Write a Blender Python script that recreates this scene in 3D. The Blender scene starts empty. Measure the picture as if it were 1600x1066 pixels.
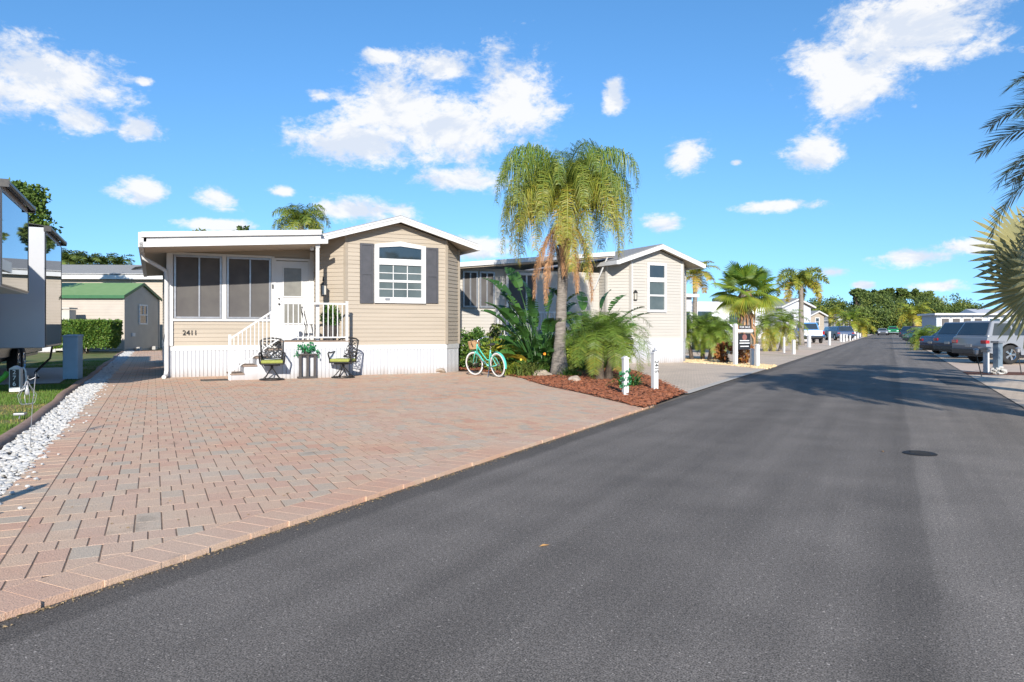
import bpy, bmesh, math, random
from mathutils import Vector, Matrix, noise as mnoise
R = math.radians
scene = bpy.context.scene
col = scene.collection

# ---------------------------------------------------------------- camera
H = 1.35          # eye height above the road
F = 1150.0        # focal length in pixels of the 1600 px wide photograph
HZ = 514.0        # horizon row
cam_d = bpy.data.cameras.new('camera')
cam = bpy.data.objects.new('camera', cam_d)
col.objects.link(cam)
cam.location = (0, 0, H)
cam.rotation_euler = (R(90), 0, 0)
cam_d.sensor_width = 36
cam_d.lens = 36 * F / 1600
cam_d.shift_y = -(533 - HZ) / 1600
cam_d.clip_end = 6000
cam_d.clip_start = 0.05
scene.camera = cam

# ---------------------------------------------------------------- light
SUN_EL, SUN_AZ_FROM = 23.0, 183.0      # sun stands behind the camera, a touch to the right
az = R(SUN_AZ_FROM)                    # compass style: 0 = +Y, clockwise
sun_dir = Vector((math.sin(az) * math.cos(R(SUN_EL)), math.cos(az) * math.cos(R(SUN_EL)), math.sin(R(SUN_EL))))
sun_dir = Vector((-sun_dir.x, sun_dir.y, sun_dir.z))
sl = bpy.data.lights.new('sun', 'SUN')
sl.energy = 4.5
sl.angle = R(0.55)
sl.color = (1.0, 0.935, 0.845)
so = bpy.data.objects.new('sun', sl)
col.objects.link(so)
so.location = (0, -20, 30)
so.rotation_euler = sun_dir.to_track_quat('Z', 'Y').to_euler()

scene.view_settings.view_transform = 'Standard'
scene.view_settings.look = 'None'
scene.view_settings.exposure = 0.70
scene.view_settings.gamma = 1.0

world = bpy.data.worlds.new('World')
scene.world = world
world.use_nodes = True
wt = world.node_tree
wt.nodes.clear()
def wn(t, **k):
    n = wt.nodes.new(t)
    for a, b in k.items(): setattr(n, a, b)
    return n
wl = wt.links.new
sky = wn('ShaderNodeTexSky')
sky.sky_type = 'NISHITA'
sky.sun_disc = False
sky.sun_elevation = R(SUN_EL)
sky.sun_rotation = math.atan2(sun_dir.x, sun_dir.y)
sky.altitude = 0
sky.air_density = 1.0
sky.dust_density = 0.0
sky.ozone_density = 3.0
hs = wn('ShaderNodeHueSaturation')
hs.inputs['Hue'].default_value = 0.500
hs.inputs['Saturation'].default_value = 1.2
hs.inputs['Value'].default_value = 1.0
wl(sky.outputs[0], hs.inputs['Color'])
skc = wn('ShaderNodeTexCoord')                         # clear, dry air: keep the pale horizon band thin
skm = wn('ShaderNodeMapping', vector_type='POINT')
skm.inputs['Location'].default_value = (0, 0, 0.13)
skm.inputs['Scale'].default_value = (1, 1, 0.85)
wl(skc.outputs['Generated'], skm.inputs[0]); wl(skm.outputs[0], sky.inputs[0])
bg = wn('ShaderNodeBackground')
bg.inputs['Strength'].default_value = 0.13
wl(hs.outputs[0], bg.inputs['Color'])
tc = wn('ShaderNodeTexCoord')
sp = wn('ShaderNodeSeparateXYZ')
wl(tc.outputs['Generated'], sp.inputs[0])
def wm(op, a=None, b=None, c=None):
    n = wn('ShaderNodeMath', operation=op)
    for i, v in enumerate((a, b, c)):
        if v is None: continue
        if isinstance(v, (int, float)): n.inputs[i].default_value = v
        else: wl(v, n.inputs[i])
    return n.outputs[0]
azn = wm('ARCTAN2', sp.outputs[0], sp.outputs[1])
eln = wm('ARCSINE', sp.outputs[2])
cv = wn('ShaderNodeCombineXYZ')
wl(azn, cv.inputs[0]); wl(eln, cv.inputs[1])
# cloud puffs: direction (from photograph pixels) and angular half sizes
CL = [(70,125,130,58),(-60,130,120,60),(120,190,46,26),(222,203,36,20),(224,300,44,20),(338,308,34,18),(443,300,20,9),
      (560,225,112,36),(620,170,95,58),(715,205,110,55),(800,150,66,72),(690,102,62,22),(720,280,76,20),(960,150,18,26),
      (1075,245,37,29),(1420,50,150,66),(1330,130,90,62),(1300,95,70,50),(1270,240,50,27),(1210,322,76,9),(1033,348,32,14),(1430,402,70,15),
      (1515,385,60,12),(560,328,90,20),(745,388,62,18),(1300,425,28,9),(1460,448,50,10),(335,352,60,10),(1350,446,22,8),
      (595,90,34,12),(500,150,22,10),(225,127,14,7),(1150,255,10,5)]
blobs = []
for (px, py, w, h) in CL:
    u = px - 800.0
    rr = math.hypot(u, F)
    blobs.append((math.atan2(u, F), math.atan2(HZ - py, rr), 1.22 * w / rr * F / rr, 1.22 * h / rr))
rc = random.Random(5)
for i in range(34):                                   # the same kind of sky all the way round
    a = rc.uniform(0.75, 2 * math.pi - 0.75)
    a = a if a < math.pi else a - 2 * math.pi
    e = rc.uniform(0.05, 0.75)
    s = rc.uniform(0.03, 0.12)
    blobs.append((a, e, s * rc.uniform(1.2, 2.0), s * rc.uniform(0.4, 0.7)))
acc = None
for (a, e, w, h) in blobs:
    n = wn('ShaderNodeVectorMath', operation='MULTIPLY_ADD')
    wl(cv.outputs[0], n.inputs[0])
    n.inputs[1].default_value = (1 / w, 1 / h, 0)
    n.inputs[2].default_value = (-a / w, -e / h, 0)
    l = wn('ShaderNodeVectorMath', operation='LENGTH')
    wl(n.outputs[0], l.inputs[0])
    acc = l.outputs['Value'] if acc is None else wm('SMOOTH_MIN', acc, l.outputs['Value'], 0.25)
wmap = wn('ShaderNodeMapping')
wmap.inputs['Scale'].default_value = (1, 1, 1.7)
wl(tc.outputs['Generated'], wmap.inputs[0])
def wnoise(scale, detail, rough, off=0, dist=0.0):
    n = wn('ShaderNodeTexNoise')
    n.inputs['Scale'].default_value = scale
    n.inputs['Detail'].default_value = detail
    n.inputs['Roughness'].default_value = rough
    n.inputs['Distortion'].default_value = dist
    wl(wmap.outputs[0], n.inputs['Vector'])
    return n.outputs['Fac']
n1 = wnoise(9, 10, 0.66, dist=0.5)
n2 = wnoise(30, 8, 0.65, dist=0.4)
mask = wm('MULTIPLY', wm('SUBTRACT', 1.0, acc), 2.35)
d1 = wm('MULTIPLY_ADD', wm('SUBTRACT', n1, 0.5), 3.6, mask)
d2 = wm('MULTIPLY_ADD', wm('SUBTRACT', n2, 0.5), 3.0, d1)
d2 = wm('MULTIPLY_ADD', wm('SUBTRACT', wnoise(85, 6, 0.65, dist=0.3), 0.5), 1.6, d2)
ramp = wn('ShaderNodeMapRange', interpolation_type='SMOOTHSTEP')
ramp.inputs['From Min'].default_value = 0.0
ramp.inputs['From Max'].default_value = 1.5
wl(d2, ramp.inputs['Value'])
shade = wn('ShaderNodeMapRange', interpolation_type='SMOOTHSTEP')
shade.inputs['From Min'].default_value = 0.35
shade.inputs['From Max'].default_value = 0.75
um = wn('ShaderNodeMapping'); um.inputs['Location'].default_value = (0, 0, 0.045); um.inputs['Scale'].default_value = (1, 1, 1.7)
wl(tc.outputs['Generated'], um.inputs[0])
un = wn('ShaderNodeTexNoise'); un.inputs['Scale'].default_value = 9; un.inputs['Detail'].default_value = 5; un.inputs['Roughness'].default_value = .6; un.inputs['Distortion'].default_value = .5
wl(um.outputs[0], un.inputs['Vector'])                 # more cloud overhead = greyer underside
wl(wm('MULTIPLY_ADD', wm('SUBTRACT', un.outputs['Fac'], n1), 2.4, 0.5), shade.inputs['Value'])
cc = wn('ShaderNodeMix', data_type='RGBA')
cc.inputs[6].default_value = (0.62, 0.62, 0.62, 1)
cc.inputs[7].default_value = (0.47, 0.51, 0.58, 1)
wl(shade.outputs[0], cc.inputs[0])
cb = wn('ShaderNodeBackground')
cb.inputs['Strength'].default_value = 1.0
wl(cc.outputs[2], cb.inputs['Color'])
mx = wn('ShaderNodeMixShader')
wl(wm('MULTIPLY', ramp.outputs[0], 0.95), mx.inputs[0])
wl(bg.outputs[0], mx.inputs[1]); wl(cb.outputs[0], mx.inputs[2])
wo = wn('ShaderNodeOutputWorld')
wl(mx.outputs[0], wo.inputs['Surface'])

# ---------------------------------------------------------------- materials
def mat(name, c1, c2=None, rough=0.6, scale=6.0, bump=0.0, bscale=None, metal=0.0, attr=0.0, c3=None,
        transl=0.0, spec=0.4, detail=5, stretch=None, coat=0.0):
    """principled material; colour = ramp c1..c2(..c3) driven by noise, or by the 'rnd' face attribute plus noise"""
    m = bpy.data.materials.new(name)
    m.use_nodes = True
    t = m.node_tree
    b = t.nodes['Principled BSDF']
    b.inputs['Roughness'].default_value = rough
    b.inputs['Metallic'].default_value = metal
    b.inputs['Specular IOR Level'].default_value = spec
    b.inputs['Coat Weight'].default_value = coat
    b.inputs['Coat Roughness'].default_value = 0.05
    tcn = t.nodes.new('ShaderNodeTexCoord')
    vec = tcn.outputs['Object']
    if stretch:
        mp = t.nodes.new('ShaderNodeMapping')
        mp.inputs['Scale'].default_value = stretch
        t.links.new(vec, mp.inputs[0]); vec = mp.outputs[0]
    c2 = c2 or tuple(x * 0.82 for x in c1)
    nz = t.nodes.new('ShaderNodeTexNoise')
    nz.inputs['Scale'].default_value = scale
    nz.inputs['Detail'].default_value = detail
    t.links.new(vec, nz.inputs['Vector'])
    fac = nz.outputs['Fac']
    rp = t.nodes.new('ShaderNodeValToRGB')
    e = rp.color_ramp.elements
    if attr:
        at = t.nodes.new('ShaderNodeAttribute')
        at.attribute_name = 'rnd'
        ad = t.nodes.new('ShaderNodeMath'); ad.operation = 'MULTIPLY_ADD'
        sb = t.nodes.new('ShaderNodeMath'); sb.operation = 'SUBTRACT'
        t.links.new(fac, sb.inputs[0]); sb.inputs[1].default_value = 0.5
        t.links.new(sb.outputs[0], ad.inputs[0]); ad.inputs[1].default_value = 1.0 - attr
        t.links.new(at.outputs['Fac'], ad.inputs[2])
        fac = ad.outputs[0]
        e[0].position, e[1].position = 0.0, 1.0
    else:
        e[0].position, e[1].position = 0.32, 0.68
    e[0].color = (*c1, 1); e[1].color = (*c2, 1)
    if c3:
        e[1].position = 0.55 if attr else 0.5
        x = e.new(1.0 if attr else 0.7); x.color = (*c3, 1)
    t.links.new(fac, rp.inputs[0])
    t.links.new(rp.outputs[0], b.inputs['Base Color'])
    if bump:
        bn = t.nodes.new('ShaderNodeTexNoise')
        bn.inputs['Scale'].default_value = bscale or scale * 6
        bn.inputs['Detail'].default_value = 6
        t.links.new(vec, bn.inputs['Vector'])
        bp = t.nodes.new('ShaderNodeBump')
        bp.inputs['Strength'].default_value = min(1.0, bump)
        bp.inputs['Distance'].default_value = 0.02
        t.links.new(bn.outputs['Fac'], bp.inputs['Height'])
        t.links.new(bp.outputs[0], b.inputs['Normal'])
    if transl:
        tr = t.nodes.new('ShaderNodeBsdfTranslucent')
        t.links.new(rp.outputs[0], tr.inputs['Color'])
        ms = t.nodes.new('ShaderNodeMixShader')
        ms.inputs[0].default_value = transl
        t.links.new(b.outputs[0], ms.inputs[1]); t.links.new(tr.outputs[0], ms.inputs[2])
        t.links.new(ms.outputs[0], t.nodes['Material Output'].inputs['Surface'])
    return m

WHITE = mat('white_paint', (0.60, 0.60, 0.595), (0.555, 0.555, 0.545), rough=0.45, scale=3)
WHITE2 = mat('white_vinyl', (0.50, 0.51, 0.535), (0.46, 0.47, 0.49), rough=0.5, scale=2)
BEIGE = mat('beige_vinyl', (0.385, 0.33, 0.262), (0.345, 0.295, 0.232), rough=0.55, scale=1.6, bump=0.05, bscale=60, stretch=(0.3, 1, 4))
TAUPE = mat('pale_taupe_vinyl', (0.46, 0.435, 0.39), (0.42, 0.395, 0.355), rough=0.55, scale=1.6, stretch=(0.3, 1, 4))
GREYV = mat('grey_vinyl', (0.43, 0.38, 0.32), (0.39, 0.34, 0.29), rough=0.55, scale=1.6)
FARBEIGE = mat('cream_vinyl', (0.45, 0.38, 0.31), (0.41, 0.35, 0.28), rough=0.6, scale=1.2)
SOFFIT = mat('tan_soffit', (0.50, 0.43, 0.35), (0.45, 0.39, 0.31), rough=0.7)
SHINGLE = mat('grey_shingle', (0.20, 0.20, 0.20), (0.30, 0.30, 0.29), rough=0.9, scale=14, bump=0.4)
SHUTTER = mat('charcoal_shutter', (0.055, 0.057, 0.065), (0.07, 0.07, 0.08), rough=0.5)
GLASS = mat('dark_window_glass', (0.020, 0.030, 0.036), (0.035, 0.045, 0.05), rough=0.03, spec=1.0, scale=1.5)
SCREEN = mat('insect_screen', (0.085, 0.080, 0.080), (0.11, 0.105, 0.10), rough=0.75, scale=2.2, spec=0.2)
BLIND = mat('window_blind', (0.10, 0.125, 0.125), (0.06, 0.08, 0.08), rough=0.3, scale=2, spec=0.8)
DOORGLASS = mat('door_blind', (0.22, 0.215, 0.19), (0.18, 0.175, 0.155), rough=0.3)
DARKMETAL = mat('dark_bronze_metal', (0.022, 0.022, 0.024), (0.04, 0.038, 0.036), rough=0.4, metal=0.3, scale=20)
GREYMETAL = mat('grey_metal', (0.38, 0.38, 0.39), (0.30, 0.30, 0.31), rough=0.35, metal=0.6, scale=10)
CHROME = mat('chrome', (0.75, 0.75, 0.76), (0.65, 0.65, 0.66), rough=0.15, metal=1.0)
WOODDECK = mat('weathered_deck_board', (0.21, 0.15, 0.115), (0.29, 0.22, 0.17), rough=0.8, scale=5, stretch=(1, 9, 1), bump=0.2)
OLIVE = mat('olive_cushion', (0.23, 0.25, 0.055), (0.28, 0.30, 0.075), rough=0.85, scale=18, bump=0.15)
TEAL = mat('mint_enamel', (0.10, 0.56, 0.43), (0.09, 0.50, 0.39), rough=0.25, coat=0.5)
RUBBER = mat('black_rubber', (0.018, 0.018, 0.019), (0.03, 0.03, 0.03), rough=0.8)
WHITEWALL = mat('white_tyre_wall', (0.72, 0.71, 0.67), rough=0.7)
WICKER = mat('wicker', (0.50, 0.32, 0.17), (0.36, 0.21, 0.10), rough=0.8, scale=40, bump=0.5)
BLACKTXT = mat('black_lettering', (0.015, 0.015, 0.015), rough=0.5)
WHITETXT = mat('white_lettering', (0.8, 0.8, 0.8), rough=0.5)
BARK = mat('palm_bark', (0.15, 0.13, 0.11), (0.29, 0.255, 0.22), rough=0.95, scale=6, bump=0.8, stretch=(1, 1, 5))
BARKD = mat('dark_bark', (0.06, 0.045, 0.035), (0.14, 0.105, 0.08), rough=0.95, scale=8, bump=0.8)
QUEEN = mat('queen_palm_leaf', (0.10, 0.18, 0.035), (0.30, 0.31, 0.04), c3=(0.52, 0.29, 0.05), rough=0.5, attr=0.85, transl=0.28, scale=2)
DEADFR = mat('dead_frond', (0.46, 0.26, 0.13), (0.30, 0.16, 0.085), rough=0.9, attr=0.7, scale=3, transl=0.1)
GREENLF = mat('green_leaf', (0.028, 0.085, 0.022), (0.075, 0.165, 0.03), c3=(0.17, 0.24, 0.04), rough=0.4, attr=0.85, transl=0.22)
YGREEN = mat('yellow_green_leaf', (0.10, 0.20, 0.025), (0.28, 0.31, 0.035), c3=(0.46, 0.30, 0.04), rough=0.5, attr=0.85, transl=0.28)
PYGMY = mat('pygmy_date_leaf', (0.10, 0.19, 0.03), (0.21, 0.29, 0.045), c3=(0.40, 0.33, 0.05), rough=0.4, attr=0.85, transl=0.25)
BOPLF = mat('paddle_leaf', (0.025, 0.080, 0.022), (0.07, 0.155, 0.03), c3=(0.30, 0.30, 0.04), rough=0.33, attr=0.8, transl=0.18, spec=0.5)
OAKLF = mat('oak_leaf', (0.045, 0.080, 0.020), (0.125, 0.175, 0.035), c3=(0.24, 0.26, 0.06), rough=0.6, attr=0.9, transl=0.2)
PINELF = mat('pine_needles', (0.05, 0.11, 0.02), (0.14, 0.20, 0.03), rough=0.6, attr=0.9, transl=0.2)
BISM = mat('silver_fan_leaf', (0.20, 0.22, 0.12), (0.36, 0.33, 0.15), c3=(0.50, 0.38, 0.13), rough=0.5, attr=0.85, transl=0.2)
DATELF = mat('date_palm_leaf', (0.075, 0.11, 0.055), (0.15, 0.18, 0.08), c3=(0.30, 0.26, 0.10), rough=0.4, attr=0.85, transl=0.15)
CROTON = mat('croton_leaf', (0.10, 0.035, 0.025), (0.28, 0.10, 0.03), c3=(0.35, 0.22, 0.04), rough=0.45, attr=0.9, transl=0.15)
FLOWER = mat('orange_petal', (0.75, 0.20, 0.02), (0.8, 0.32, 0.03), rough=0.6)
RVWHITE = mat('pale_gelcoat', (0.46, 0.47, 0.49), (0.42, 0.43, 0.45), rough=0.25, scale=1)
RVBLACK = mat('black_gelcoat', (0.02, 0.021, 0.024), (0.03, 0.03, 0.034), rough=0.25)
RVGLASS = mat('mirror_tint_glass', (0.17, 0.21, 0.26), (0.14, 0.18, 0.23), rough=0.02, metal=0.95, scale=0.6)
BOXBLUE = mat('blue_grey_plastic', (0.36, 0.48, 0.56), (0.32, 0.44, 0.52), rough=0.6)
GREENROOF = mat('green_metal_roof', (0.16, 0.27, 0.09), (0.19, 0.30, 0.11), rough=0.45, scale=3)
GREENTRIM = mat('dark_green_trim', (0.03, 0.13, 0.05), rough=0.5)
HOSE = mat('green_hose', (0.10, 0.42, 0.05), rough=0.5)
CONC = mat('brown_concrete_edging', (0.24, 0.155, 0.115), (0.31, 0.21, 0.16), rough=0.9, scale=9, bump=0.3)
SLABM = mat('grey_concrete', (0.36, 0.35, 0.33), (0.43, 0.42, 0.40), rough=0.9, scale=4, bump=0.15)
STONE = mat('white_pebble', (0.42, 0.41, 0.385), (0.50, 0.49, 0.47), c3=(0.24, 0.21, 0.16), rough=0.8, attr=0.8, scale=20)
TANSTONE = mat('tan_pebble', (0.55, 0.38, 0.18), (0.66, 0.52, 0.32), rough=0.85, attr=0.8, scale=20)
MULCH = mat('red_mulch', (0.24, 0.075, 0.035), (0.34, 0.13, 0.065), c3=(0.13, 0.05, 0.03), rough=0.95, attr=0.8, scale=15)
MULCHB = mat('mulch_soil', (0.17, 0.06, 0.03), (0.09, 0.04, 0.025), rough=0.95, scale=25, bump=0.8, bscale=60)
GRASSB = mat('grass_blade', (0.075, 0.16, 0.02), (0.14, 0.22, 0.03), c3=(0.36, 0.25, 0.09), rough=0.6, attr=0.95, transl=0.2)
LAWN = mat('lawn_soil', (0.07, 0.12, 0.02), (0.13, 0.15, 0.04), c3=(0.22, 0.16, 0.07), rough=0.95, scale=1.2, bump=0.5, bscale=40)
GROUND = mat('sandy_ground', (0.20, 0.17, 0.11), (0.14, 0.15, 0.06), rough=0.95, scale=0.15)

def paver_material(name, a, b, c, attr=0.8):
    m = mat(name, a, b, c3=c, rough=0.88, attr=attr, scale=9.0, bump=0.35, bscale=110, spec=0.25)
    t = m.node_tree                                   # faint dirt clouds over several pavers
    bs = t.nodes['Principled BSDF']
    src = bs.inputs['Base Color'].links[0].from_socket
    g = t.nodes.new('ShaderNodeNewGeometry')
    n = t.nodes.new('ShaderNodeTexNoise'); n.inputs['Scale'].default_value = 0.55; n.inputs['Detail'].default_value = 6
    t.links.new(g.outputs['Position'], n.inputs['Vector'])
    r = t.nodes.new('ShaderNodeMapRange')
    r.inputs['From Min'].default_value = 0.35; r.inputs['From Max'].default_value = 0.7
    r.inputs['To Min'].default_value = 0.0; r.inputs['To Max'].default_value = 0.62
    t.links.new(n.outputs['Fac'], r.inputs['Value'])
    x = t.nodes.new('ShaderNodeMix'); x.data_type = 'RGBA'
    t.links.new(r.outputs[0], x.inputs[0]); t.links.new(src, x.inputs[6])
    x.inputs[7].default_value = (0.56, 0.455, 0.35, 1)
    sm = t.nodes.new('ShaderNodeTexNoise'); sm.inputs['Scale'].default_value = 1.7; sm.inputs['Detail'].default_value = 8; sm.inputs['Roughness'].default_value = .7
    t.links.new(g.outputs['Position'], sm.inputs['Vector'])
    sr = t.nodes.new('ShaderNodeMapRange')                # oil and tyre smudges
    for k_, v_ in zip(('From Min', 'From Max', 'To Min', 'To Max'), (.60, .72, 1.0, .66)): sr.inputs[k_].default_value = v_
    t.links.new(sm.outputs['Fac'], sr.inputs['Value'])
    f = t.nodes.new('ShaderNodeTexNoise'); f.inputs['Scale'].default_value = 160; f.inputs['Detail'].default_value = 2
    t.links.new(g.outputs['Position'], f.inputs['Vector'])
    fr = t.nodes.new('ShaderNodeMapRange')
    fr.inputs['From Min'].default_value = 0.3; fr.inputs['From Max'].default_value = 0.7
    fr.inputs['To Min'].default_value = 0.82; fr.inputs['To Max'].default_value = 1.15
    t.links.new(f.outputs['Fac'], fr.inputs['Value'])
    y = t.nodes.new('ShaderNodeVectorMath'); y.operation = 'SCALE'
    t.links.new(x.outputs[2], y.inputs[0]); t.links.new(fr.outputs[0], y.inputs['Scale'])
    y2 = t.nodes.new('ShaderNodeVectorMath'); y2.operation = 'SCALE'; t.links.new(y.outputs[0], y2.inputs[0]); t.links.new(sr.outputs[0], y2.inputs['Scale'])
    t.links.new(y2.outputs[0], bs.inputs['Base Color'])
    return m
def dirty(m, z0=0.02, z1=0.30, amt=0.55):
    # rain splash and dust along the foot of the skirting
    t = m.node_tree; bs = t.nodes['Principled BSDF']; src = bs.inputs['Base Color'].links[0].from_socket
    g = t.nodes.new('ShaderNodeTexCoord'); s = t.nodes.new('ShaderNodeSeparateXYZ'); t.links.new(g.outputs['Object'], s.inputs[0])
    n = t.nodes.new('ShaderNodeTexNoise'); n.inputs['Scale'].default_value = 3.5; n.inputs['Detail'].default_value = 7
    mp = t.nodes.new('ShaderNodeMapping'); mp.inputs['Scale'].default_value = (1, 1, .35); t.links.new(g.outputs['Object'], mp.inputs[0]); t.links.new(mp.outputs[0], n.inputs['Vector'])
    r = t.nodes.new('ShaderNodeMapRange'); t.links.new(s.outputs[2], r.inputs['Value'])
    for k, v in zip(('From Min', 'From Max', 'To Min', 'To Max'), (z0, z1, 1.0, 0.0)): r.inputs[k].default_value = v
    q = t.nodes.new('ShaderNodeMath'); q.operation = 'MULTIPLY'; t.links.new(r.outputs[0], q.inputs[0]); t.links.new(n.outputs['Fac'], q.inputs[1])
    q2 = t.nodes.new('ShaderNodeMath'); q2.operation = 'MULTIPLY'; t.links.new(q.outputs[0], q2.inputs[0]); q2.inputs[1].default_value = amt * 2
    x = t.nodes.new('ShaderNodeMix'); x.data_type = 'RGBA'; t.links.new(q2.outputs[0], x.inputs[0]); t.links.new(src, x.inputs[6]); x.inputs[7].default_value = (0.30, 0.24, 0.19, 1)
    t.links.new(x.outputs[2], bs.inputs['Base Color'])
dirty(WHITE2)
PAVER = paver_material('clay_paver', (0.57, 0.32, 0.215), (0.61, 0.41, 0.27), (0.45, 0.37, 0.28), attr=0.55)
SAND = mat('joint_sand', (0.13, 0.085, 0.06), (0.24, 0.165, 0.115), rough=0.95, scale=12)

def far_paver_material():
    m = bpy.data.materials.new('distant_pavers'); m.use_nodes = True
    t = m.node_tree; b = t.nodes['Principled BSDF']; b.inputs['Roughness'].default_value = 0.9
    tcn = t.nodes.new('ShaderNodeTexCoord')
    br = t.nodes.new('ShaderNodeTexBrick')
    br.inputs['Scale'].default_value = 1.0
    br.inputs['Brick Width'].default_value = 0.24; br.inputs['Row Height'].default_value = 0.165
    br.inputs['Mortar Size'].default_value = 0.006
    br.inputs['Color1'].default_value = (0.64, 0.52, 0.40, 1); br.inputs['Color2'].default_value = (0.56, 0.46, 0.36, 1)
    br.inputs['Mortar'].default_value = (0.2, 0.15, 0.11, 1)
    t.links.new(tcn.outputs['Object'], br.inputs['Vector'])
    n = t.nodes.new('ShaderNodeTexNoise'); n.inputs['Scale'].default_value = 0.8; n.inputs['Detail'].default_value = 6
    t.links.new(tcn.outputs['Object'], n.inputs['Vector'])
    x = t.nodes.new('ShaderNodeMix'); x.data_type = 'RGBA'; x.blend_type = 'MULTIPLY'; x.inputs[0].default_value = 0.35
    rp = t.nodes.new('ShaderNodeValToRGB')
    rp.color_ramp.elements[0].color = (0.62, 0.60, 0.58, 1); rp.color_ramp.elements[1].color = (1, 0.98, 0.94, 1)
    rp.color_ramp.elements[0].position = 0.3; rp.color_ramp.elements[1].position = 0.65
    t.links.new(n.outputs['Fac'], rp.inputs[0])
    t.links.new(br.outputs['Color'], x.inputs[6]); t.links.new(rp.outputs[0], x.inputs[7])
    t.links.new(x.outputs[2], b.inputs['Base Color'])
    return m
FARPAVE = far_paver_material()

def asphalt_material():
    m = bpy.data.materials.new('asphalt'); m.use_nodes = True
    t = m.node_tree; b = t.nodes['Principled BSDF']
    b.inputs['Roughness'].default_value = 0.85; b.inputs['Specular IOR Level'].default_value = 0.3
    L = t.links.new
    tcn = t.nodes.new('ShaderNodeTexCoord'); ob = tcn.outputs['Object']
    def nz(scale, detail=4, st=None):
        v = ob
        if st:
            mp = t.nodes.new('ShaderNodeMapping'); mp.inputs['Scale'].default_value = st
            L(ob, mp.inputs[0]); v = mp.outputs[0]
        n = t.nodes.new('ShaderNodeTexNoise'); n.inputs['Scale'].default_value = scale; n.inputs['Detail'].default_value = detail
        L(v, n.inputs['Vector']); return n.outputs['Fac']
    def mr(v, a, b_, c, d):
        n = t.nodes.new('ShaderNodeMapRange'); L(v, n.inputs['Value'])
        for k, x in zip(('From Min', 'From Max', 'To Min', 'To Max'), (a, b_, c, d)): n.inputs[k].default_value = x
        return n.outputs[0]
    def ma(op, a, b_=None):
        n = t.nodes.new('ShaderNodeMath'); n.operation = op
        for i, v in enumerate((a, b_)):
            if v is None: continue
            if isinstance(v, (int, float)): n.inputs[i].default_value = v
            else: L(v, n.inputs[i])
        return n.outputs[0]
    grain = mr(nz(130, 2), 0.34, 0.66, 0.35, 1.65)
    grain2 = mr(nz(42, 4), 0.3, 0.7, 0.75, 1.25)
    patch = mr(nz(1.3, 9), 0.3, 0.7, 0.86, 1.14)
    streak = mr(nz(1.0, 8, (3.2, 0.10, 1)), 0.35, 0.65, 0.88, 1.12)
    specks = mr(nz(48, 1), 0.68, 0.74, 1.0, 2.2)
    sx = t.nodes.new('ShaderNodeSeparateXYZ'); L(ob, sx.inputs[0])
    wob = ma('ADD', sx.outputs[0], mr(nz(0.5, 3), 0, 1, -0.06, 0.06))
    right = mr(wob, 0.20, 0.225, 1.0, 1.2)                    # newer, lighter strip right of the seam
    seam = mr(ma('ABSOLUTE', ma('SUBTRACT', wob, 0.10)), 0.05, 0.17, 0.84, 1.0)
    edge = mr(ma('ADD', sx.outputs[0], mr(nz(1.4, 4), 0, 1, -0.08, 0.08)), -3.42, -3.34, 0.66, 1.0)
    track = mr(ma('ABSOLUTE', ma('SUBTRACT', sx.outputs[0], -1.75)), 0.1, 0.7, 0.87, 1.0)
    v = grain
    for k in (grain2, specks, patch, streak, right, seam, edge, track): v = ma('MULTIPLY', v, k)
    c = t.nodes.new('ShaderNodeMix'); c.data_type = 'RGBA'
    c.inputs[6].default_value = (0, 0, 0, 1); c.inputs[7].default_value = (0.47, 0.41, 0.35, 1); c.clamp_factor = False
    L(ma('MULTIPLY', v, 0.335), c.inputs[0])
    L(c.outputs[2], b.inputs['Base Color'])
    bp = t.nodes.new('ShaderNodeBump'); bp.inputs['Strength'].default_value = 0.5; bp.inputs['Distance'].default_value = 0.006
    L(nz(190, 3), bp.inputs['Height']); L(bp.outputs[0], b.inputs['Normal'])
    return m
ASPHALT = asphalt_material()

def paint(name, c, rough=0.25):
    return mat(name, c, tuple(x * 0.93 for x in c), rough=rough, coat=0.8, scale=1.0)

# ---------------------------------------------------------------- helpers
def G(px, py, z=0.0):
    Y = (H - z) * F / (py - HZ)
    return Vector(((px - 800) * Y / F, Y, z))
def AT(px, py, Y):
    return Vector(((px - 800) * Y / F, Y, H - (py - HZ) * Y / F))
CA = math.atan2(0.438, 0.899)
CX = Vector((math.cos(CA), math.sin(CA))); DX = Vector((-math.sin(CA), math.cos(CA)))
O1 = G(262, 592)
def lot(s, d, z=0.0):
    p = Vector((O1.x, O1.y)) + CX * s + DX * d
    return Vector((p.x, p.y, z))
def inv(p):
    q = Vector((p.x - O1.x, p.y - O1.y))
    return q.dot(CX), q.dot(DX)
def FC(px, py, d):
    """photo pixel -> (s, z) on the vertical lot plane at depth d"""
    r = Vector(((px - 800) / F, 1.0)); o = Vector((O1.x, O1.y))
    t = (d + o.dot(DX)) / r.dot(DX)
    return (r * t - o).dot(CX), H - (py - HZ) * t / F
RA = -math.atan2(0.457, 0.889)
RD = Vector((-math.sin(RA), math.cos(RA))); RN = Vector((math.cos(RA), math.sin(RA)))
ROADL, ROADR = -3.65, 2.02

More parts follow.
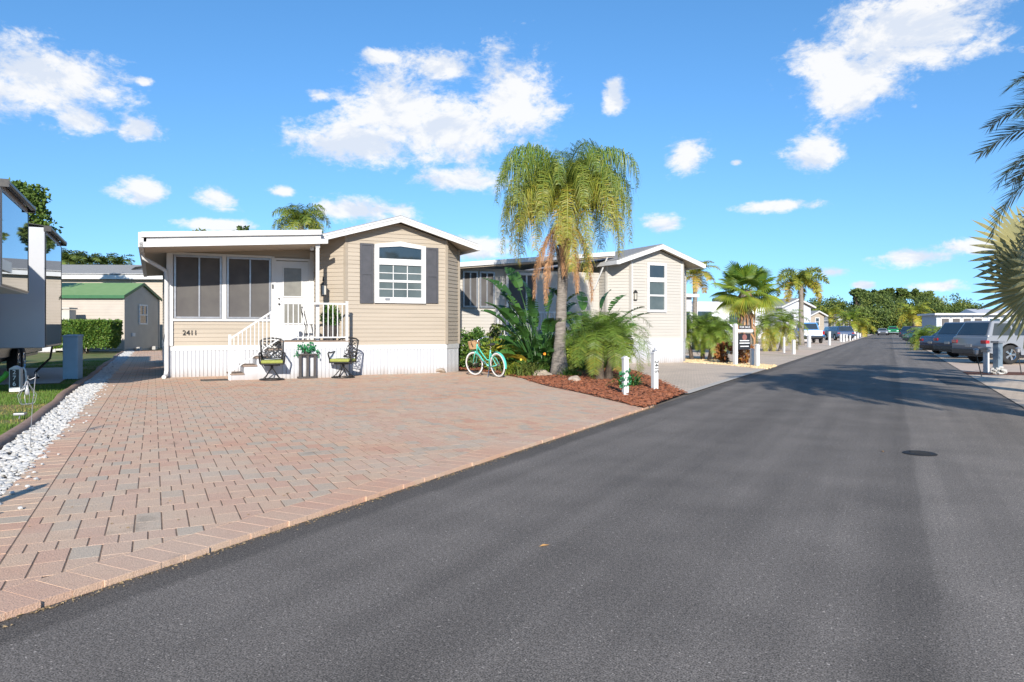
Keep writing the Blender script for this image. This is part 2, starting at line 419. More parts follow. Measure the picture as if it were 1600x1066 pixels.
class MB:
    def __init__(s): s.v = []; s.f = []; s.r = []; s.m = []
    def add(s, vs, fs, rnd=0.5, mi=0):
        o = len(s.v); s.v.extend([tuple(v) for v in vs])
        for f in fs: s.f.append(tuple(i + o for i in f)); s.r.append(rnd); s.m.append(mi)
    def box(s, c, d, rnd=0.5, rz=0.0, mi=0):
        x, y, z = (k / 2 for k in d); cs, sn = math.cos(rz), math.sin(rz)
        vs = []
        for a in (-1, 1):
            for b in (-1, 1):
                for e in (-1, 1):
                    X, Y = a * x, b * y
                    vs.append((c[0] + X * cs - Y * sn, c[1] + X * sn + Y * cs, c[2] + e * z))
        s.add(vs, [(0, 1, 3, 2), (4, 6, 7, 5), (0, 4, 5, 1), (2, 3, 7, 6), (0, 2, 6, 4), (1, 5, 7, 3)], rnd, mi)
    def bb(s, a, b, rnd=0.5, mi=0):
        s.box([(a[i] + b[i]) / 2 for i in range(3)], [abs(b[i] - a[i]) for i in range(3)], rnd, 0, mi)
    def tube(s, pts, r, n=8, rnd=0.5, cap=True, mi=0):
        pts = [Vector(p) for p in pts]
        rs = r if isinstance(r, (list, tuple)) else [r] * len(pts)
        o = len(s.v); prev = None
        for i, p in enumerate(pts):
            t = (pts[min(i + 1, len(pts) - 1)] - pts[max(i - 1, 0)])
            if t.length < 1e-9: t = Vector((0, 0, 1))
            t.normalize()
            if prev is None:
                a = t.orthogonal().normalized()
            else:
                a = prev - t * prev.dot(t)
                a = a.normalized() if a.length > 1e-6 else t.orthogonal().normalized()
            prev = a; b = t.cross(a)
            for k in range(n):
                an = 2 * math.pi * k / n
                s.v.append(tuple(p + (a * math.cos(an) + b * math.sin(an)) * rs[i]))
        for i in range(len(pts) - 1):
            for k in range(n):
                k2 = (k + 1) % n
                s.f.append((o + i * n + k, o + i * n + k2, o + (i + 1) * n + k2, o + (i + 1) * n + k)); s.r.append(rnd); s.m.append(mi)
        if cap:
            s.f.append(tuple(o + k for k in reversed(range(n)))); s.r.append(rnd); s.m.append(mi)
            e = o + (len(pts) - 1) * n
            s.f.append(tuple(e + k for k in range(n))); s.r.append(rnd); s.m.append(mi)
    def prism(s, poly, ax, a, b, rnd=0.5, mi=0):
        """extrude a 2-D polygon along axis ax ('x','y','z') from a to b"""
        def P(u, v, w): return {'x': (w, u, v), 'y': (u, w, v), 'z': (u, v, w)}[ax]
        n = len(poly)
        vs = [P(u, v, a) for u, v in poly] + [P(u, v, b) for u, v in poly]
        fs = [tuple(range(n))[::-1], tuple(range(n, 2 * n))] + [(i, (i + 1) % n, n + (i + 1) % n, n + i) for i in range(n)]
        s.add(vs, fs, rnd, mi)
    def lathe(s, prof, n=20, ax='z', c=(0, 0, 0), rnd=0.5, mi=0):
        o = len(s.v)
        for (r, h) in prof:
            for k in range(n):
                a = 2 * math.pi * k / n; x, y = r * math.cos(a), r * math.sin(a)
                p = {'z': (x, y, h), 'y': (x, h, y), 'x': (h, x, y)}[ax]
                s.v.append((p[0] + c[0], p[1] + c[1], p[2] + c[2]))
        for i in range(len(prof) - 1):
            for k in range(n):
                k2 = (k + 1) % n
                s.f.append((o + i * n + k, o + i * n + k2, o + (i + 1) * n + k2, o + (i + 1) * n + k)); s.r.append(rnd); s.m.append(mi)
    def mesh(s, name, mats, smooth=False):
        me = bpy.data.meshes.new(name)
        me.from_pydata(s.v, [], s.f)
        at = me.attributes.new('rnd', 'FLOAT', 'FACE')
        at.data.foreach_set('value', s.r)
        for m in (mats if isinstance(mats, (list, tuple)) else [mats]): me.materials.append(m)
        if any(s.m): me.polygons.foreach_set('material_index', s.m)
        if smooth: me.polygons.foreach_set('use_smooth', [True] * len(s.f))
        me.update()
        return me
    def fix(s, me):
        bm = bmesh.new(); bm.from_mesh(me); bmesh.ops.recalc_face_normals(bm, faces=bm.faces); bm.to_mesh(me); bm.free()
    def build(s, name, mats, parent=None, loc=(0, 0, 0), rz=0.0, smooth=False, bevel=0.0, recalc=True):
        me = s.mesh(name, mats, smooth)
        if recalc: s.fix(me)
        return link(name, me, parent, loc, rz, bevel)
def link(name, me, parent=None, loc=(0, 0, 0), rz=0.0, bevel=0.0):
    o = bpy.data.objects.new(name, me); col.objects.link(o)
    o.location = loc; o.rotation_euler = (0, 0, rz); o.parent = parent
    if bevel:
        b = o.modifiers.new('bevel', 'BEVEL'); b.width = bevel; b.segments = 2; b.limit_method = 'ANGLE'
    return o
def tag(o, label, cat, group=None):
    o['label'] = label; o['category'] = cat
    if group: o['group'] = group
    return o
def T(name, label, cat, loc=(0, 0, 0), rz=0.0, group=None):
    o = bpy.data.objects.new(name, None); col.objects.link(o)
    o.location = loc; o.rotation_euler = (0, 0, rz); o.empty_display_size = 0.2
    return tag(o, label, cat, group)
def struct(o, kind='structure'):
    o['kind'] = kind; return o
def dup(root, loc, rz, label, group=None):
    r = root.copy(); col.objects.link(r); r.location = loc; r.rotation_euler = (0, 0, rz); r['label'] = label
    if group: r['group'] = group
    for ch in list(root.children):
        c = ch.copy(); col.objects.link(c); c.parent = r
        for g in list(ch.children):
            e = g.copy(); col.objects.link(e); e.parent = c
    return r
def text(name, s, size, m, parent, loc, rot, depth=0.006, align='CENTER'):
    cu = bpy.data.curves.new(name, 'FONT'); cu.body = s; cu.size = size; cu.extrude = depth
    cu.align_x = align; cu.align_y = 'CENTER'; cu.resolution_u = 3
    tmp = bpy.data.objects.new(name, cu); col.objects.link(tmp)
    dg = bpy.context.evaluated_depsgraph_get()
    me = bpy.data.meshes.new_from_object(tmp.evaluated_get(dg))
    bpy.data.objects.remove(tmp)
    me.materials.clear(); me.materials.append(m)
    o = bpy.data.objects.new(name, me); col.objects.link(o)
    o.parent = parent; o.location = loc; o.rotation_euler = rot
    return o
def inpoly(x, y, P):
    c = False; j = len(P) - 1
    for i in range(len(P)):
        if (P[i][1] > y) != (P[j][1] > y) and x < (P[j][0] - P[i][0]) * (y - P[i][1]) / (P[j][1] - P[i][1]) + P[i][0]: c = not c
        j = i
    return c
def sheet(name, pts, z, m, parent=None):
    from mathutils.geometry import tessellate_polygon
    tri = tessellate_polygon([[Vector((p[0], p[1], 0)) for p in pts]])
    me = bpy.data.meshes.new(name)
    me.from_pydata([(p[0], p[1], z) for p in pts], [], [tuple(t) for t in tri])
    bm = bmesh.new(); bm.from_mesh(me)
    for f in bm.faces:
        f.normal_update()
        if f.normal.z < 0: f.normal_flip()
    bm.to_mesh(me); bm.free()
    me.materials.append(m)
    return link(name, me, parent)
# ================================================================ setting
rng = random.Random(11)
def ground_sheet():
    m = MB(); m.add([(-2500, -600, 0), (2500, -600, 0), (2500, 4000, 0), (-2500, 4000, 0)], [(0, 1, 2, 3)])
    return struct(m.build('ground', GROUND, loc=(0, 0, -0.07)))
ground_sheet()
# road: local x across, local y along
m = MB(); NS = 60
for i in range(NS):
    a, b = -40 + i * 300 / NS, -40 + (i + 1) * 300 / NS
    m.add([(ROADL, a, 0), (ROADR, a, 0), (ROADR, b, 0), (ROADL, b, 0)], [(0, 1, 2, 3)])
road = struct(m.build('road', ASPHALT, rz=RA))
def roadpt(lat, t): return (RN.x * lat + RD.x * t, RN.y * lat + RD.y * t)

VERGE = mat('edge_grit', (0.20, 0.17, 0.14), (0.12, 0.11, 0.10), rough=0.95, scale=18)
struct(sheet('road_verge', [roadpt(ROADL - .9, 10.5), roadpt(ROADL + .06, 10.5), roadpt(ROADL + .06, 215), roadpt(ROADL - .9, 215)], -0.006, VERGE))
struct(sheet('road_verge', [roadpt(ROADR - .06, -20), roadpt(ROADR + .9, -20), roadpt(ROADR + .9, 215), roadpt(ROADR - .06, 215)], -0.006, VERGE))
# road details: valve cover, a repair patch and dead leaves
c = G(1437, 709)
m = MB(); m.lathe([(0.0, 0.012), (0.15, 0.012), (0.17, 0.004), (0.17, 0.0)], 24)
for k in range(5): m.box((0, -0.1 + k * 0.05, 0.013), (0.2 - abs(k - 2) * 0.04, 0.018, 0.006))
tag(m.build('valve_cover', mat('dark_cast_iron', (0.025, 0.025, 0.026), rough=0.7, metal=0.3), loc=(c.x, c.y, 0.0)),
    'small round dark iron cover set in the asphalt road', 'valve cover')
pp = [G(1458, 588), G(1500, 590), G(1530, 602), G(1480, 602)]
struct(sheet('asphalt_patch', [(p.x, p.y) for p in pp], 0.004, mat('fresh_asphalt', (0.045, 0.045, 0.046), (0.06, 0.06, 0.06), rough=0.9, scale=60)))
LEAFDRY = mat('dry_leaf', (0.42, 0.22, 0.07), (0.5, 0.3, 0.12), rough=0.8)
for i, (px, py, lab) in enumerate([(850, 854, 'dry tan leaf lying on the road nearest the camera'), (1379, 706, 'small orange leaf on the road left of the iron cover')]):
    c = G(px, py); m = MB()
    m.add([(-0.035, 0, 0.004), (0, 0.014, 0.012), (0.04, 0.002, 0.005), (0, -0.014, 0.010)], [(0, 1, 2, 3)])
    tag(m.build('dry_leaf', LEAFDRY, loc=(c.x, c.y, 0.0), rz=0.4 + i), lab, 'leaf')

# ---------------- driveway of individually laid pavers (lot coordinates s, d)
PTOP = 0.034; BEDZ = 0.0312
def lat_sd(s, d):
    p = lot(s, d); return RN.x * p.x + RN.y * p.y
def clip_lat(poly, lim):                 # keep lateral <= lim
    out = []
    for i in range(len(poly)):
        a, b = poly[i], poly[(i + 1) % len(poly)]
        la, lb = lat_sd(*a) - lim, lat_sd(*b) - lim
        if la <= 0: out.append(a)
        if (la < 0) != (lb < 0) and abs(la - lb) > 1e-9:
            k = la / (la - lb); out.append((a[0] + (b[0] - a[0]) * k, a[1] + (b[1] - a[1]) * k))
    return out
BORD = 0.33
pieces = []                               # (polygon in lot coords, rnd)
W = 0.165
rows = []; d = -21.0; k = 0
while d < 27.5:
    dep = (0.262, 0.262, 0.205)[k % 3]
    rows.append((d, d + dep, W / 2 if k % 3 == 2 else 0.0)); d += dep; k += 1
JT = 0.0048
def prnd():
    x = rng.random()
    return min(1, max(0, rng.gauss(0.30, 0.22) if x < 0.78 else rng.gauss(0.85, 0.12)))
for (d0, d1, off) in rows:
    s = -1.12 - off
    while s < 9.6:
        a, b = max(s, -1.12), s + W; s += W
        if b - a < 0.03: continue
        mid = (d0 + d1) / 2
        if mid > 0.3 and a > -0.02: break
        if mid > -1.0 and a > 8.0: break
        if lat_sd(a, d0) > ROADL - BORD + 0.6: continue
        poly = [(a + JT, d0 + JT * .14), (b - JT, d0 + JT * .14), (b - JT, d1 - JT * .14), (a + JT, d1 - JT * .14)]
        if max(lat_sd(*p) for p in poly) > ROADL - BORD - JT: poly = clip_lat(poly, ROADL - BORD - JT)
        if len(poly) < 3: continue
        xs = [p[0] for p in poly]; ys = [p[1] for p in poly]
        if (max(xs) - min(xs)) * (max(ys) - min(ys)) < 0.003: continue
        pieces.append((poly, prnd()))
d = -21.0                                  # edge course along the pebbles
while d < 27.5:
    poly = [(-1.42, d + JT), (-1.12 - JT, d + JT), (-1.12 - JT, d + 0.2 - JT), (-1.42, d + 0.2 - JT)]
    d += 0.2
    if max(lat_sd(*p) for p in poly) > ROADL - BORD: poly = clip_lat(poly, ROADL - BORD - JT)
    if len(poly) >= 3: pieces.append((poly, prnd()))
t = -1.5                                   # soldier course along the road
while t < 12.35:
    L = 0.165 * rng.uniform(.97, 1.03)
    q = []
    for (la, tt) in ((ROADL - 0.01 + (jo := rng.uniform(-.006, .012)), t + JT * .3), (ROADL - 0.01 + jo, t + L - JT * .3), (ROADL - BORD, t + L - JT * .3), (ROADL - BORD, t + JT * .3)):
        x, y = roadpt(la, tt); q.append(inv(Vector((x, y, 0))))
    t += L
    if q[0][0] < -1.45: continue
    pieces.append((q, min(1, max(0, rng.gauss(0.12, 0.16)))))
def paver_geo(m, poly, rnd, jz):
    cx = sum(p[0] for p in poly) / len(poly); cy = sum(p[1] for p in poly) / len(poly)
    n = len(poly); ch = 0.0015
    tilt = (rng.uniform(-1, 1) * 0.006, rng.uniform(-1, 1) * 0.0025)
    def w(p, shrink, z):
        dx, dy = p[0] - cx, p[1] - cy; l = math.hypot(dx, dy) or 1
        f = max(0.2, (l - shrink) / l); x, y = cx + dx * f, cy + dy * f
        P = lot(x, y); return (P.x, P.y, z + jz + dx * tilt[0] + dy * tilt[1])
    vs = [w(p, 0, -0.01) for p in poly] + [w(p, 0, PTOP - 0.0012) for p in poly] + [w(p, ch * 1.4, PTOP) for p in poly]
    fs = [tuple(range(2 * n, 3 * n))]
    for i in range(n):
        j = (i + 1) % n
        fs += [(i, j, n + j, n + i), (n + i, n + j, 2 * n + j, 2 * n + i)]
    m.add(vs, fs, rnd)
def pdist(q):
    p = lot(sum(a[0] for a in q[0]) / len(q[0]), sum(a[1] for a in q[0]) / len(q[0]))
    vis = p.y > 2.0 and abs(p.x / max(p.y, .1)) < 0.72
    return p.length if vis else p.length + 100
pieces.sort(key=pdist)
# sand bed carrying the pavers
def d_road(s, lim=ROADL):
    a, b = -40.0, 0.0
    for _ in range(50):
        c_ = (a + b) / 2
        if lat_sd(s, c_) > lim: a = c_
        else: b = c_
    return a
e0 = lot(-1.42, d_road(-1.42, ROADL - .06)); e1 = roadpt(ROADL - .06, 12.3)
bed = [lot(-1.42, 27.6), e0, Vector((e1[0], e1[1], 0)), lot(9.2, -9.5), lot(9.0, -0.5), lot(0.2, -0.5), lot(0.2, 27.6)]
drive = struct(sheet('driveway', [(p.x, p.y) for p in bed], BEDZ, SAND))
for (poly, r) in pieces[:300]:
    m = MB(); paver_geo(m, poly, r, rng.uniform(-0.0004, 0.0004))
    m.build('paver', PAVER, drive)
m = MB()
for (poly, r) in pieces[300:]: paver_geo(m, poly, r, rng.uniform(-0.0004, 0.0004))
struct(m.build('pavers', PAVER, drive), 'stuff')

# ---------------- pebble strip, concrete edging, lawn
def rock(m, c, r, rnd):
    vs = []; t = (1 + 5 ** .5) / 2
    for v in [(-1, t, 0), (1, t, 0), (-1, -t, 0), (1, -t, 0), (0, -1, t), (0, 1, t), (0, -1, -t), (0, 1, -t), (t, 0, -1), (t, 0, 1), (-t, 0, -1), (-t, 0, 1)]:
        k = rng.uniform(0.75, 1.2) * r / 1.9
        vs.append((c[0] + v[0] * k * 1.15, c[1] + v[1] * k, c[2] + v[2] * k * 0.7))
    m.add(vs, [(0, 11, 5), (0, 5, 1), (0, 1, 7), (0, 7, 10), (0, 10, 11), (1, 5, 9), (5, 11, 4), (11, 10, 2), (10, 7, 6), (7, 1, 8),
               (3, 9, 4), (3, 4, 2), (3, 2, 6), (3, 6, 8), (3, 8, 9), (4, 9, 5), (2, 4, 11), (6, 2, 10), (8, 6, 7), (9, 8, 1)], rnd)
struct(sheet('pebble_bed', [(p.x, p.y) for p in (lot(-1.85, d_road(-1.85)), lot(-1.40, d_road(-1.40)), lot(-1.40, 27), lot(-1.85, 27))], -0.012,
             mat('grey_grit', (0.16, 0.13, 0.10), (0.30, 0.27, 0.23), rough=0.95, scale=40)))
m = MB(); d = d_road(-1.6) + .2
while d < 27:
    far = max(0.0, (d + 14) / 40)
    step = 0.0034 + 0.006 * far
    s = rng.uniform(-1.84, -1.40 + max(-0.02, rng.gauss(0.0, 0.03)))
    p = lot(s, d); r = rng.choice((.013, .018, .022, .026, .034)) * rng.uniform(.85, 1.15) * (1 + far)
    rock(m, (p.x, p.y, 0.006 + rng.uniform(0, 0.03)), r, min(1, max(0, rng.gauss(0.35, 0.25))))
    d += step * rng.uniform(0.5, 1.5)
for i in range(60):                                   # strays on the pavers
    dd = rng.uniform(-16, -2); p = lot(-1.40 + abs(rng.gauss(0, 0.10)), dd)
    rock(m, (p.x, p.y, PTOP + 0.012), rng.uniform(0.012, 0.024), rng.random() * 0.5)
struct(m.build('white_pebbles', STONE, smooth=False, recalc=False), 'stuff')
m = MB()                                              # edging: mower kerb with rounded top
prof = [(-2.03, -0.06), (-2.03, 0.045), (-1.995, 0.075), (-1.93, 0.085), (-1.875, 0.065), (-1.85, 0.02), (-1.85, -0.06)]
dr0 = d_road(-1.94); ds = [dr0 + i * 0.9 for i in range(52)]
for i, d in enumerate(ds):
    wv = 0.035 * math.sin(d * 0.55) + 0.02 * math.sin(d * 1.7)
    for (s, z) in prof:
        p = lot(s + wv, d, z + 0.006 * math.sin(d * 2.3)); m.v.append(tuple(p))
for i in range(len(ds) - 1):
    for k in range(len(prof) - 1):
        a = i * len(prof) + k; m.f.append((a, a + 1, a + 1 + len(prof), a + len(prof))); m.r.append(0.5); m.m.append(0)
struct(m.build('concrete_edging', CONC, smooth=True))
struct(sheet('lawn', [(p.x, p.y) for p in (lot(-30, d_road(-30)), lot(-1.95, d_road(-1.95)), lot(-1.95, 60), lot(-30, 60))], -0.02, LAWN))
struct(sheet('concrete_pad', [(p.x, p.y) for p in (lot(-7.2, -0.6), lot(-2.45, -0.6), lot(-2.6, 8.0), lot(-7.2, 8.0))], 0.004, SLABM))
m = MB()
for i in range(52000):
    if i < 40000: s, d = -2.02 - abs(rng.uniform(0, 3.2)), rng.uniform(-15.5, -0.7)
    else: s, d = -2.02 - rng.uniform(0, 2.5), rng.uniform(-1, 14)
    if -7.2 < s < -2.45 and -0.6 < d < 8.0: continue
    p = lot(s, d, -0.02)
    nz = mnoise.noise(Vector((p.x * 0.9, p.y * 0.9, 3.0)))
    dry = nz > 0.12
    if dry and rng.random() < 0.45: continue
    h = rng.uniform(0.03, 0.065) * (0.6 if dry else 1.0); a = rng.uniform(0, 6.28); w = 0.006
    lean = Vector((rng.uniform(-1, 1), rng.uniform(-1, 1), 0)) * 0.025
    ca, sa = math.cos(a) * w, math.sin(a) * w
    m.add([(p.x - ca, p.y - sa, p.z), (p.x + ca, p.y + sa, p.z), (p.x + lean.x, p.y + lean.y, p.z + h)], [(0, 1, 2)],
          min(1, max(0, rng.gauss(0.78, 0.2) if dry else rng.gauss(0.28, 0.18))))
struct(m.build('lawn_grass', GRASSB, recalc=False), 'stuff')

# sand, leaf crumbs and grit swept against the paver edge and into the joints
m = MB()
for i in range(2600):
    if i < 1800: x, y = roadpt(ROADL + abs(rng.gauss(0, .035)) + .004, rng.uniform(-1.2, 12.4)); z = .003
    else: q_ = rng.uniform(-16.5, -3); p = lot(rng.uniform(-1.1, 7.0), q_); x, y, z = p.x, p.y, PTOP + .001
    if i >= 1800 and RN.x * x + RN.y * y > ROADL - .05: continue
    a = rng.uniform(0, 6.28); l = rng.uniform(.004, .014) if i < 1800 else rng.uniform(.006, .016); w = l * rng.uniform(.3, .7); c, s_ = math.cos(a), math.sin(a)
    m.add([(x - c * l, y - s_ * l, z), (x + s_ * w, y - c * w, z + .004), (x + c * l, y + s_ * l, z + .001), (x - s_ * w, y + c * w, z + .005)], [(0, 1, 2, 3)], rng.random())
struct(m.build('leaf_litter', mat('leaf_crumbs', (.30, .20, .10), (.45, .33, .18), c3=(.10, .06, .04), rough=.95, attr=.9), recalc=False), 'stuff')

# ---------------- mulch bed between the lots
mb = [(1006, 641), (968, 632), (925, 621), (890, 613), (855, 606), (830, 598.5), (815, 593), (789, 588), (762, 583.5), (722, 579.5)]
MP = [G(*q) for q in mb]
MP += [lot(8.4, 9.5), lot(14.2, 9.5), lot(14.2, 1.0), G(962, 571), G(985, 579), G(1012, 590), G(1040, 602.5), G(1071, 617)]
MPxy = [(p.x, p.y) for p in MP]
mulch = struct(sheet('mulch_bed', MPxy, 0.042, MULCHB))
m = MB(); xs = [p[0] for p in MPxy]; ys = [p[1] for p in MPxy]; n = 0
while n < 15000:
    x, y = rng.uniform(min(xs), max(xs)), min(ys) + (max(ys) - min(ys)) * rng.random() ** 1.7
    x2, y2 = x + rng.gauss(0, 0.03), y + rng.gauss(0, 0.03)
    if not inpoly(x2, y2, MPxy): continue
    n += 1
    l, w = rng.uniform(0.02, 0.055), rng.uniform(0.008, 0.018); a = rng.uniform(0, 6.28)
    z = 0.045 + rng.uniform(0, 0.03); u = Vector((math.cos(a), math.sin(a), rng.uniform(-0.4, 0.4))) * l
    v = Vector((-math.sin(a), math.cos(a), rng.uniform(-0.5, 0.5))) * w; c = Vector((x, y, z)); h = Vector((0, 0, 0.007))
    m.add([c - u - v, c + u - v * .6, c + u + v, c - u + v * .7, c - u * .9 - v + h, c + u - v * .6 + h, c + u * .9 + v + h, c - u + v * .7 + h],
          [(4, 5, 6, 7), (0, 1, 5, 4), (1, 2, 6, 5), (2, 3, 7, 6), (3, 0, 4, 7)], rng.random())
struct(m.build('mulch_chips', MULCH, recalc=False), 'stuff')
ROCKM = mat('tan_boulder', (0.42, 0.34, 0.27), (0.30, 0.25, 0.20), rough=0.9, scale=9, bump=0.5)
def boulder(px, py, r, label, flat=0.55):
    c = G(px, py); m = MB()
    bm = bmesh.new(); bmesh.ops.create_icosphere(bm, subdivisions=3, radius=1)
    for v in bm.verts:
        k = 1 + 0.35 * mnoise.noise(v.co * 1.3 + Vector((px, py, 0)))
        v.co = Vector((v.co.x * r * 1.3 * k, v.co.y * r * k, max(-0.3 * r, v.co.z * r * flat * k)))
    me = bpy.data.meshes.new('boulder'); bm.to_mesh(me); bm.free(); me.materials.append(ROCKM)
    tag(link('boulder', me, None, (c.x, c.y, 0.05 + r * 0.2), rng.uniform(0, 3)), label, 'rock')
boulder(842, 590, 0.26, 'flat tan stone in the mulch left of the big palm trunk', 0.4)
boulder(898, 598, 0.16, 'small tan stone on the red mulch in front of the palm trunk')
boulder(686, 584, 0.2, 'flat pale stone step at the right foot of the white skirting', 0.5)

# ---------------- neighbouring lots
ng = [G(1071, 617), G(1040, 602.5), G(1012, 590), G(985, 579), G(962, 571), lot(14.0, 2.5), lot(19.4, 2.5), G(1070, 567), G(1130, 571), G(1198, 578)]
q0 = roadpt(ROADL, 17.0)
struct(sheet('neighbour_driveway', [(p.x, p.y) for p in ng], 0.02, FARPAVE))
struct(sheet('driveway_kerb', [roadpt(ROADL - 0.02, 15.1), roadpt(ROADL - 0.02, 25.6), roadpt(ROADL - 0.22, 25.6), roadpt(ROADL - 0.22, 15.1)], 0.026,
             mat('pale_concrete', (0.50, 0.46, 0.40), (0.42, 0.39, 0.34), rough=0.9)))
tg = [G(1198, 578), G(1130, 571), G(1070, 567), lot(19.3, 8), lot(20.6, 8), G(1085, 560.5), G(1150, 567), G(1215, 572)]
struct(sheet('tan_gravel_bed', [(p.x, p.y) for p in tg], 0.012, mat('tan_grit', (0.42, 0.29, 0.14), (0.5, 0.38, 0.22), rough=0.95, scale=30)))
tgp = [(p.x, p.y) for p in tg]; m = MB(); n = 0
while n < 2200:
    x = rng.uniform(min(p[0] for p in tgp), max(p[0] for p in tgp)); y = rng.uniform(min(p[1] for p in tgp), max(p[1] for p in tgp))
    if inpoly(x, y, tgp): rock(m, (x, y, 0.02), rng.uniform(0.03, 0.06), rng.random()); n += 1
struct(m.build('tan_pebbles', TANSTONE, recalc=False), 'stuff')
# paved lots further along both sides of the road, split by gravel strips
PAVEB = mat('plain_pavers', (0.60, 0.46, 0.35), (0.52, 0.41, 0.32), rough=0.9, scale=1.5)
GRAVB = mat('pale_gravel', (0.52, 0.44, 0.33), (0.42, 0.34, 0.24), rough=0.95, scale=8)
t0 = 27.3
LOTL = 12.2
for i in range(14):
    a, b = t0 + i * LOTL, t0 + (i + 1) * LOTL - 1.7
    sk = 14.0
    struct(sheet('paved_lot', [roadpt(ROADL, a), roadpt(ROADL, b), roadpt(ROADL - 16, b + sk * .85), roadpt(ROADL - 16, a + sk * .85)], 0.012, PAVEB if i % 2 else FARPAVE))
    struct(sheet('gravel_strip', [roadpt(ROADL, b), roadpt(ROADL, b + 1.7), roadpt(ROADL - 16, b + 1.7 + sk * .85), roadpt(ROADL - 16, b + sk * .85)], 0.014, GRAVB))
for i in range(18):
    a, b = 4.0 + i * 11.5, 4.0 + (i + 1) * 11.5 - 1.8
    struct(sheet('paved_lot', [roadpt(ROADR, a), roadpt(ROADR + 15, a + 4), roadpt(ROADR + 15, b + 4), roadpt(ROADR, b)], 0.012, FARPAVE if i % 2 else PAVEB))
    struct(sheet('gravel_strip', [roadpt(ROADR, b), roadpt(ROADR + 15, b + 4), roadpt(ROADR + 15, b + 5.8), roadpt(ROADR, b + 1.8)], 0.014, MULCHB if i == 1 else GRAVB))
# ================================================================ houses (lot-local coordinates s, d, z)
def siding(m, p0, p1, z0, top, pitch=0.115, off=0.0):
    """lapped boards between plan points p0->p1 (outside on the right hand); top = height or function of position 0..1"""
    a, b = Vector(p0), Vector(p1); L = (b - a).length; u = (b - a) / L; nrm = Vector((u.y, -u.x))
    tf = top if callable(top) else (lambda k: top)
    N = 160; zmax = max(tf(i / N) for i in range(N + 1)); z = z0
    def ext(zz):
        ks = [i / N for i in range(N + 1) if tf(i / N) >= zz - 1e-6]
        return (min(ks), max(ks)) if ks else None
    def P(k, zz, o):
        q = a + u * (L * k) + nrm * (o + off); return (q.x, q.y, zz)
    while z < zmax - 0.01:
        zt = min(z + pitch, zmax); e0, e1 = ext(z), ext(zt - 1e-4)
        if e0 is None: break
        if e1 is None: e1 = ((e0[0] + e0[1]) / 2,) * 2
        m.add([P(e0[0], z, 0.020), P(e0[1], z, 0.020), P(e1[1], zt, 0.004), P(e1[0], zt, 0.004), P(e0[0], z, 0.0), P(e0[1], z, 0.0)],
              [(0, 1, 2, 3), (4, 5, 1, 0)], rng.random())
        z = zt
def skirt(m, p0, p1, z0, z1, pitch=0.10):
    """vertical ribbed skirting"""
    a, b = Vector(p0), Vector(p1); L = (b - a).length; u = (b - a) / L; nrm = Vector((u.y, -u.x)); n = max(2, int(L / pitch))
    for i in range(n):
        k0, k1, k2, k3 = (L * (i + f) / n for f in (0, 0.12, 0.88, 1.0))
        q = [a + u * k0 + nrm * -.008, a + u * k1 + nrm * 0.018, a + u * k2 + nrm * 0.018, a + u * k3 + nrm * -.008]
        for j in range(3):
            A, B = q[j], q[j + 1]
            m.add([(A.x, A.y, z0), (B.x, B.y, z0), (B.x, B.y, z1), (A.x, A.y, z1)], [(0, 1, 2, 3)])
def wallbar(m, p0, p1, z0, z1, th, out=0.0):
    """flat board on a wall line, thickness th outward"""
    a, b = Vector(p0), Vector(p1); u = (b - a).normalized(); n = Vector((u.y, -u.x))
    A, B = a + n * out, b + n * out; A2, B2 = a + n * (out + th), b + n * (out + th)
    m.add([(A.x, A.y, z0), (B.x, B.y, z0), (B2.x, B2.y, z0), (A2.x, A2.y, z0), (A.x, A.y, z1), (B.x, B.y, z1), (B2.x, B2.y, z1), (A2.x, A2.y, z1)],
          [(0, 1, 2, 3), (4, 7, 6, 5), (0, 4, 5, 1), (1, 5, 6, 2), (2, 6, 7, 3), (3, 7, 4, 0)])
def frame_rect(m, x0, x1, z0, z1, w, d0, d1):
    m.bb((x0, d0, z0), (x0 + w, d1, z1)); m.bb((x1 - w, d0, z0), (x1, d1, z1))
    m.bb((x0 + w, d0, z0), (x1 - w, d1, z0 + w)); m.bb((x0 + w, d0, z1 - w), (x1 - w, d1, z1))
def window(parent, x0, x1, z0, z1, d, w=0.07, glass=GLASS, fm=None, name='window', mull=(), bars=(), proud=0.05):
    """framed window on a wall facing -d at depth d; mull = x positions of mullions, bars = z positions"""
    m = MB(); m.bb((x0 + w * .5, d - 0.012, z0 + w * .5), (x1 - w * .5, d + 0.02, z1 - w * .5)); g = m.build(name, glass, parent)
    m = MB(); frame_rect(m, x0, x1, z0, z1, w, d - proud, d + 0.01)
    for x in mull: m.bb((x - w * .4, d - proud * .8, z0 + w), (x + w * .4, d, z1 - w))
    for z in bars: m.bb((x0 + w, d - proud * .82, z - w * .35), (x1 - w, d, z + w * .35))
    m.build('window_frame', fm or WHITE, g, bevel=0.004)
    return g
def chevron(c, hw, zr, ze, th):
    return [(c - hw, ze), (c, zr), (c + hw, ze), (c + hw, ze - th), (c, zr - th), (c - hw, ze - th)]
